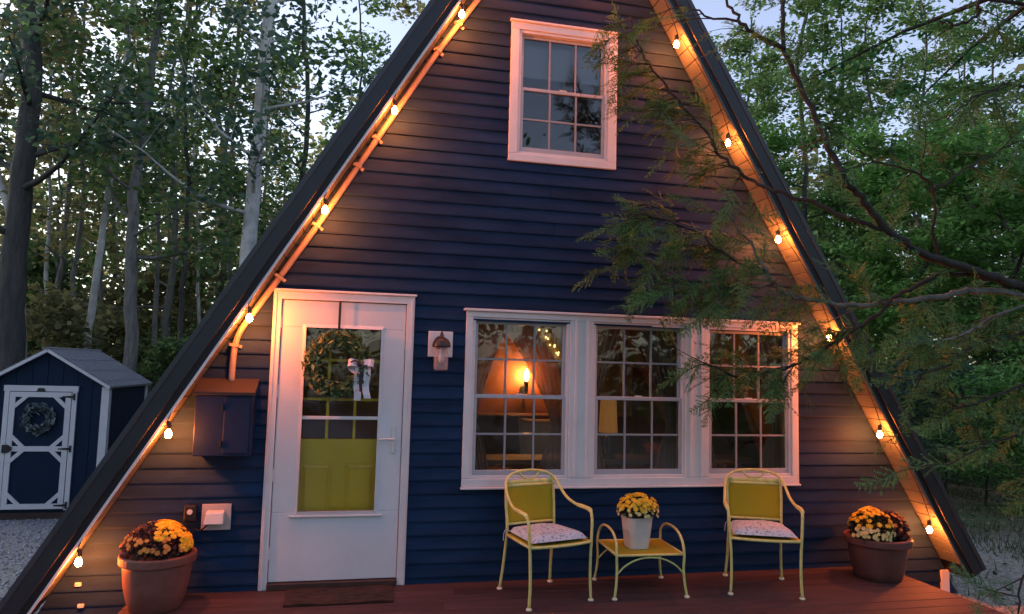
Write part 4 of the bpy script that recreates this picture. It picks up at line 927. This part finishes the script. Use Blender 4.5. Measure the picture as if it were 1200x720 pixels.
# filler trees: a few kinds grown at the origin, copied about
def kind(nm, lb, group, H, r0, zc, nl, ll, ns, ln, ls, sp_, bk, lf, seed, lean=.3, **kw):
    r = np.random.default_rng(seed); T = [np.array((r.normal(0,lean*i/6), r.normal(0,lean*i/6), H*i/6)) for i in range(7)]; T[0] = np.zeros(3)
    w_, V, F = grow(r, T, r0, zc, nl, ll, ns, ln, ls, sp_, **kw); return tree(nm, lb, (0,0,0), w_, V, F, M[bk], M[lf], group)
G1 = 'slender trees deep in the wood left of the cabin'; G2 = 'broad green trees in the wood right of the cabin'; G3 = 'leafy bushes of the undergrowth left of the cabin'; G4 = 'leafy bushes of the undergrowth right of the cabin'
K = {
 'a': kind('woodland_tree','slender olive-leaved tree deep in the wood left of the cabin',G1,16,.12,3.2,18,2.8,5,36,.20,.26,'bark_grey','leaf_olive',1),
 'b': kind('woodland_tree','slender green-leaved tree deep in the wood left of the cabin',G1,17,.11,3.2,18,2.8,5,36,.20,.26,'bark_dark','leaf_green',2),
 'c': kind('broadleaf_tree','broad bright green tree in the wood right of the cabin',G2,8.5,.09,.8,34,2.6,7,52,.15,.24,'bark_dark','leaf_bright',3,up=.8,flat=.45),
 'd': kind('broadleaf_tree','broad dark green tree in the wood right of the cabin',G2,16,.11,2.2,26,3.0,7,44,.18,.28,'bark_dark','leaf_green',4,up=.7,flat=.6),
 'e': kind('undergrowth_bush','leafy olive bush in the undergrowth left of the cabin',G3,3.6,.03,.3,18,1.4,5,36,.15,.22,'bark_grey','leaf_olive',5),
 'f': kind('undergrowth_bush','leafy green bush in the undergrowth left of the cabin',G3,3.2,.03,.3,18,1.4,5,36,.15,.22,'bark_dark','leaf_green',6),
 'g': kind('undergrowth_bush','leafy green bush in the undergrowth right of the cabin',G4,3.2,.03,.2,18,1.4,5,44,.12,.22,'bark_dark','leaf_bright',7,up=.8,flat=.5),
 'h': kind('undergrowth_bush','dark leafy bush in the undergrowth right of the cabin',G4,3.0,.03,.2,18,1.4,5,44,.12,.22,'bark_dark','leaf_teal',8,up=.7,flat=.6),
}
used = set()
def plant(k, x, y, s=1.0, rz=0.0):
    o = K[k] if k not in used else copy_tree(K[k]); used.add(k)
    o.location = (x, y, ground_z(x, y)-.04); o.rotation_euler = (0,0,rz); o.scale = (s,s,s); return o
rp_ = random.Random(11)
def px_at(u, Y): p = at(u, 430, Y); return p[0]
for i, (u, Y) in enumerate([(-60,14),(-260,13),(-430,16),(-180,21),(-350,24),(-560,20),(60,17),(190,16),(250,19),(340,15),(400,20),(120,24),(300,25),(480,18),(210,31)]): plant('ab'[(i*2+i//3)%2], px_at(u,Y), Y, rp_.uniform(.9,1.15), rp_.uniform(0,6.28))
for i, (u, Y) in enumerate([(-40,13),(-200,14),(-320,18),(-480,15),(75,12.5),(185,13),(255,12.5),(330,13),(200,18),(60,19),(120,17),(300,18),(-20,20),(240,22),(340,22),(160,23),(40,26),(110,28),(280,28),(380,26),(210,26)]): plant('ef'[i%2], px_at(u,Y), Y, rp_.uniform(.7,1.15)*(1 if Y < 15 else 1.5), rp_.uniform(0,6.28))
# slim bare poles between the bigger trunks
GP = 'slim grey poles among the trees left of the cabin'
for i, (u, Y, dx_) in enumerate([(52,15,8),(70,18,-6),(118,16,10),(140,19,-4),(178,15,14),(196,20,6),(236,16,-8),(252,21,8),(268,15,5),(310,19,-6),(330,22,4),(10,19,6)]):
    T = pole(u+dx_, 150, u, 430, Y, rp_.uniform(11,15), .2, rg); w_, V, F = grow(rg, T, rp_.uniform(.05,.085), ground_z(T[0][0],Y)+6.5, 7, 1.8, 4, 24, .17, .24)
    tree('pole_tree', 'slim grey pole tree among the bigger trunks left of the cabin', T[0], w_, V, F, M['bark_grey'] if i % 3 else M['bark_pale'], M['leaf_green'], GP)
for i, (u, Y, k) in enumerate([(1165,7.5,'c'),(1060,8.5,'c'),(1290,6,'c'),(1130,11,'c'),(1230,10.5,'c'),(1010,12,'c'),(950,12.5,'d'),(1190,14,'d'),(900,13,'c'),(880,16,'d'),(1080,16,'d'),(1035,14,'d'),(1000,22,'d'),(1110,24,'d'),(985,15,'d'),(1150,17,'d'),(980,17,'c'),(820,19,'d'),(1130,20,'d'),(1250,17,'d'),(900,24,'d'),(780,26,'d')]): plant(k, px_at(u,Y), Y, rp_.uniform(.85,1.1), rp_.uniform(0,6.28))
for i, (u, Y) in enumerate([(1150,4.2),(1215,3.4),(1105,5.5),(1190,6),(1250,5),(1080,7),(1150,8.5),(1050,10),(1190,9.5),(1010,13),(1090,13),(1150,13.5),(1220,12.5),(960,17)]): plant('gh'[(i%3)//2], px_at(u,Y), Y, rp_.uniform(.55,.95), rp_.uniform(0,6.28))
# far wood as one mass
def far_wood():
    r = np.random.default_rng(5); C = []
    for az in np.linspace(radians(-95), radians(100), 240):
        R_ = r.uniform(38, 58); p = (R_*sin(az+r.normal(0,.008)), -5+R_*cos(az)); Y = p[1]; g = ground_z(p[0], Y); h = r.uniform(11, 18)
        n = 620; z = g+h*r.uniform(0,1,n)**1.15; rad = 2.2*np.sqrt(np.clip(1-((z-g)/h-.3)**2,.05,1)); C.append(np.stack([p[0]+r.normal(0,1,n)*rad*.7, Y+r.normal(0,1,n)*rad*.7, z],1))
    return leaves(np.concatenate(C), .50, r, .4)
V, F = far_wood(); o = link('far_woodland', npmesh('far_woodland', V, F), M['leaf_olive'], None); tag(o, 'distant mass of woodland foliage behind the nearer trees', 'woodland', kind='stuff')
def facing_wood():
    r = np.random.default_rng(9); C = []
    for a in np.linspace(-1.35, 1.35, 46):
        R_ = r.uniform(17, 30); x = .8+R_*sin(a); y_ = -4-R_*cos(a)*.9; h = r.uniform(8, 14); n = 520
        z = -.4+h*r.uniform(0,1,n)**1.1; C.append(np.stack([x+r.normal(0,1.3,n), y_+r.normal(0,1.3,n), z],1))
    return leaves(np.concatenate(C), .45, r, .4)
V, F = facing_wood(); o = link('facing_woodland', npmesh('facing_woodland', V, F), M['leaf_green'], None); tag(o, 'wood across the yard that the window panes reflect', 'woodland', kind='stuff')
# fallen leaves and low weeds right of the deck
n = 3200; X = np.concatenate([rng.uniform(4.6,12,2600), rng.uniform(-8,-2.2,600)]); Y = np.concatenate([rng.uniform(-3,8,2600), rng.uniform(0,9,600)]); Z = np.array([ground_z(x,y) for x,y in zip(X,Y)])+.012
V, F = leaves(np.stack([X,Y,Z],1), .06, rng, 1.0); tag(link('fallen_leaves', npmesh('fallen_leaves', V, F), mat('litter', (.09,.055,.03), .9, 0, 1, col2=(.30,.23,.14), island=True), None), 'dry fallen leaves scattered over the ground on both sides of the cabin', 'fallen leaves', kind='stuff')
n = 5200; cl_ = rng.uniform((4.9,-1.0),(11,7),(90,2)); ci = rng.integers(0,90,n); X = cl_[ci,0]+rng.normal(0,.22,n); Y = cl_[ci,1]+rng.normal(0,.22,n)
keep = X > 4.75; X, Y = X[keep], Y[keep]; n = len(X); Z = np.array([ground_z(x,y) for x,y in zip(X,Y)]); hgt = rng.uniform(.05,.16,n); dr = np.stack([rng.normal(0,.35,n),rng.normal(0,.35,n),np.ones(n)],1)
c_ = np.stack([X,Y,Z],1); sd2 = np.stack([np.cos(X*50),np.sin(X*50),np.zeros(n)],1)*.006; V = np.stack([c_-sd2,c_+sd2,c_+dr*hgt[:,None]],1).reshape(-1,3); F = np.arange(n*3).reshape(-1,3)
tag(link('grass', npmesh('grass', V, F), mat('grass', (.03,.06,.012), .7, 0, 1, col2=(.11,.14,.04), island=True, trans=.3), None), 'sparse grass and weeds beside the deck', 'grass', kind='stuff')

# ------------------------------------------------------------------ the hemlock whose boughs hang before the house
def spray_proto(rng, L=.26):
    V = []; F = []
    n = 8
    up = np.array((0,0,1.0)); main = [np.array((L*t, .012*sin(4*t), -.10*L*t*t)) for t in np.linspace(0,1,n+1)]
    def strip(a, b, w0, w1):
        d = b-a; s = np.cross(d, up); s /= max(np.linalg.norm(s),1e-9); i = len(V); V.extend([a-s*w0,a+s*w0,b+s*w1,b-s*w1]); F.extend([(i,i+1,i+2),(i,i+2,i+3)])
    def needles(a, b, step, ln):
        d = b-a; D = np.linalg.norm(d); d = d/D; s = np.cross(d, up); s /= np.linalg.norm(s)
        for k in range(max(1,int(D/step))):
            p = a+d*(k+.5)*step
            for sg in (-1,1):
                q = p+(s*sg*.8+d*.55+up*rng.normal(0,.2))*ln*rng.uniform(.75,1.2); i = len(V); V.extend([p-d*.0042,p+d*.0042,q]); F.append((i,i+1,i+2))
    for i in range(n):
        strip(main[i], main[i+1], .0018, .0015); needles(main[i], main[i+1], .012, .016)
        for sg in (-1,1):
            t = i/n; l2 = (.40*L*(1-t)**.8+.02)*rng.uniform(.65,1.2); a_ = sg*radians(rng.uniform(36,60)); d = np.array((cos(a_), sin(a_), rng.normal(-.10,.18))); b = main[i]+d*l2
            strip(main[i], b, .0024, .0016); needles(main[i], b, .0125, .015)
    return np.array(V), np.array(F)
PROT = [spray_proto(np.random.default_rng(40+i)) for i in range(4)]
hem = thing('hemlock_tree', 'dark hemlock whose needled boughs reach across the right side of the cabin', 'tree', (5.3,-1.25,ground_z(5.3,-1.25)))
rh = np.random.default_rng(77)
tk = [np.array((5.3+.05*sin(z*.9),-1.25+.04*cos(z*.7),z)) for z in np.linspace(ground_z(5.3,-1.25)-.05,12,14)]
obj('trunk', MB().tube(tk, [.19-.012*i for i in range(14)], 12), M['twig'], hem, smooth=True)
def A3(l): return [at(u, v, Y) for u, v, Y in l]
trunk_at = lambda z: np.array((5.3,-1.25,z))
# limbs: name, pixel path with depth, widths px (start,end), material, twigs, spray density, (t0,t1), lean of twigs
limbs = [
 (A3([(1275,352,-1.25),(1200,334,-1.3),(1167,326,-1.35),(1101,304,-1.45),(1071,293,-1.5),(1038,269,-1.5),(1016,240,-1.5),(998,220,-1.5),(980,190,-1.45),(965,158,-1.4),(940,106,-1.35),(920,57,-1.3),(918,0,-1.25),(921,-70,-1.2)]), 15, 5, 'twig', 16, 3, (.30,1)),
 (A3([(920,57,-1.3),(885,40,-1.25),(866,24,-1.2),(852,0,-1.15),(840,-30,-1.1)]), 7, 3, 'twig', 5, 3, (.2,1)),
 (A3([(868,26,-1.2),(826,16,-1.1),(793,2,-1.0)]), 4, 2, 'twig', 4, 2, (.3,1)),
 (A3([(1038,269,-1.5),(987,253,-1.4),(943,235,-1.25),(899,220,-1.1),(877,209,-1.0),(844,183,-.9),(830,158,-.82),(797,121,-.72),(775,95,-.66),(752,60,-.62),(738,20,-.6)]), 7, 2.5, 'twig', 34, 5, (.40,1)),
 (A3([(1275,360,-1.25),(1156,341,-1.3),(1112,346,-1.3),(1072,352,-1.28),(1031,355,-1.22),(991,359,-1.15),(965,354,-1.1),(925,346,-1.0),(907,335,-.95),(896,313,-.9),(877,284,-.85),(859,258,-.8),(853,225,-.78)]), 10, 3, 'twig_pale', 24, 5, (.30,1)),
 (A3([(907,335,-.95),(870,337,-.85),(819,337,-.75),(793,322,-.7),(762,306,-.66),(735,300,-.62)]), 5, 2, 'twig_pale', 26, 6, (.05,1)),
 (A3([(896,318,-.92),(870,310,-.85),(841,291,-.78),(815,270,-.72),(780,258,-.66),(735,250,-.62)]), 4, 2, 'twig', 22, 6, (.1,1)),
 (A3([(1167,326,-1.35),(1112,322,-1.35),(1064,339,-1.3),(1042,354,-1.25),(1017,376,-1.2),(987,396,-1.12),(958,416,-1.05),(921,432,-.95),(881,441,-.85),(859,440,-.8),(825,425,-.75)]), 7, 3, 'twig', 26, 6, (.45,1)),
 (A3([(1101,304,-1.45),(1094,266,-1.5),(1094,224,-1.52),(1068,202,-1.55),(1024,187,-1.55),(1003,176,-1.55)]), 5, 2, 'twig', 6, 3, (.3,1)),
 (A3([(1094,224,-1.52),(1127,202,-1.5),(1160,183,-1.45),(1200,165,-1.4)]), 4, 2, 'twig', 9, 4, (.2,1)),
 (A3([(1270,330,-1.25),(1174,368,-1.4),(1138,388,-1.45),(1101,399,-1.5),(1060,402,-1.5)]), 5, 2, 'twig_pale', 15, 4, (.12,1)),
 (A3([(1275,372,-1.25),(1145,405,-1.4),(1112,427,-1.45),(1083,438,-1.5),(1068,456,-1.5)]), 5, 2, 'twig', 15, 4, (.12,1)),
 (A3([(1280,420,-1.25),(1178,461,-1.45),(1139,474,-1.5),(1119,478,-1.5),(1103,486,-1.5)]), 5, 2, 'twig', 8, 4, (.25,1)),
 (A3([(1285,440,-1.25),(1210,500,-1.5),(1160,520,-1.55),(1110,545,-1.6)]), 6, 2, 'twig', 9, 4, (.2,1)),
 (A3([(1285,520,-1.25),(1235,585,-1.7),(1212,640,-1.8),(1196,690,-1.85),(1190,730,-1.85)]), 7, 2, 'twig', 9, 4, (.2,1)),
 (A3([(1270,20,-1.25),(1160,0,-1.5),(1145,18,-1.5),(1123,29,-1.5),(1101,24,-1.5)]), 6, 3, 'twig', 6, 4, (.45,1)),
 (A3([(1280,120,-1.25),(1200,100,-1.4),(1150,110,-1.5),(1110,140,-1.5)]), 6, 2, 'twig', 12, 4, (.15,1)),
]
LEFT = -CR*.75+np.array((0,.25,0))
for path, w0, w1, mt, ntw, nsp, (t0, t1) in limbs:
    C = np.array(curve(path, 5)); k = len(C); dep = np.array([(c-CAM_P)@CF for c in C])
    wpx = w0+(w1-w0)*np.linspace(0,1,k)**.8; rad = wpx*dep/FOC*.42
    C[1:-1] += rh.normal(0,.008,(k-2,3))
    wood = MB(); wood.tube(C, rad, 8); Vn = []; Fn = []; nv = 0
    seg = np.linalg.norm(np.diff(C, axis=0), axis=1); cum = np.concatenate([[0], np.cumsum(seg)]); tot = cum[-1]
    ntw = int(ntw*.8+.5)
    for j in range(ntw):
        t = t0+(t1-t0)*(j+rh.uniform(0,1))/ntw; s_ = t*tot; i = min(int(np.searchsorted(cum, s_)), k-1); i = max(i,1); p = C[i-1]+(C[i]-C[i-1])*((s_-cum[i-1])/max(seg[i-1],1e-6))
        d = C[i]-C[i-1]; d /= np.linalg.norm(d); sd3 = rh.normal(size=3); sd3[1] *= .45; sd3[2] *= .8
        td = d*.45+LEFT*.35+sd3*.65+np.array((0,0,-.10)); td /= np.linalg.norm(td); L = rh.uniform(.16,.46); q = p.copy(); pts = [p]
        for m_ in range(4):
            td = td+rh.normal(0,.10,3)+np.array((0,0,-.05)); td /= np.linalg.norm(td); q = q+td*L/4; q[1] = min(q[1], -.33); pts.append(q.copy())
        wood.tube(pts, [min(.005,rad[i]*.7),.004,.003,.0022,.0015], 4, caps=False)
        for m_ in range(nsp):
            tt = (m_+rh.uniform(.2,1))/nsp; i3 = min(int(tt*4),3); b = pts[i3]+(pts[i3+1]-pts[i3])*(tt*4-i3)
            x_ = td*.75+rh.normal(0,.45,3)*np.array((1,.6,.8))+np.array((0,0,-.08)); x_ /= np.linalg.norm(x_)
            z_ = np.array((0,-.35,.9))+rh.normal(0,.35,3); y_ = np.cross(z_, x_); y_ /= np.linalg.norm(y_); z_ = np.cross(x_, y_)
            pv, pf = PROT[rh.integers(0,4)]; sc4 = rh.uniform(.5,1.05); w3 = b+sc4*(pv[:,[0]]*x_+pv[:,[1]]*y_+pv[:,[2]]*z_); w3[:,1] = np.minimum(w3[:,1], -.29)
            Vn.append(w3); Fn.append(pf+nv); nv += len(pv)
    br_ = obj('branch', wood, M[mt], hem, smooth=True, fix=False)
    cloud_obj('needles', np.concatenate(Vn), np.concatenate(Fn), M['needle'], br_)
# crown above the frame
Cn = []; wood = MB()
for j in range(24):
    z = 4.6+7*rh.uniform(0,1)**.9; az = rh.uniform(0,2*pi); L = 2.6*(1-(z-4.6)/9); p = np.array((5.3,-1.25,z)); d = np.array((cos(az),sin(az),-.08)); e = p+d*L; 
    if e[0] < 4.2 and e[1] > -1.0: e = p+d*L*.45
    wood.tube([p,(p+e)/2+np.array((0,0,.08)),e],[.03,.016,.005],5,caps=False); t = rh.uniform(.15,1,(260,1)); Cn.append(p+(e-p)*t+rh.normal(0,.16,(260,3))*np.array((1,1,.5)))
obj('upper_branches', wood, M['twig'], hem, fix=False)
V, F = leaves(np.concatenate(Cn), .09, rh, .8, .4); cloud_obj('crown', V, F, M['needle'], hem)
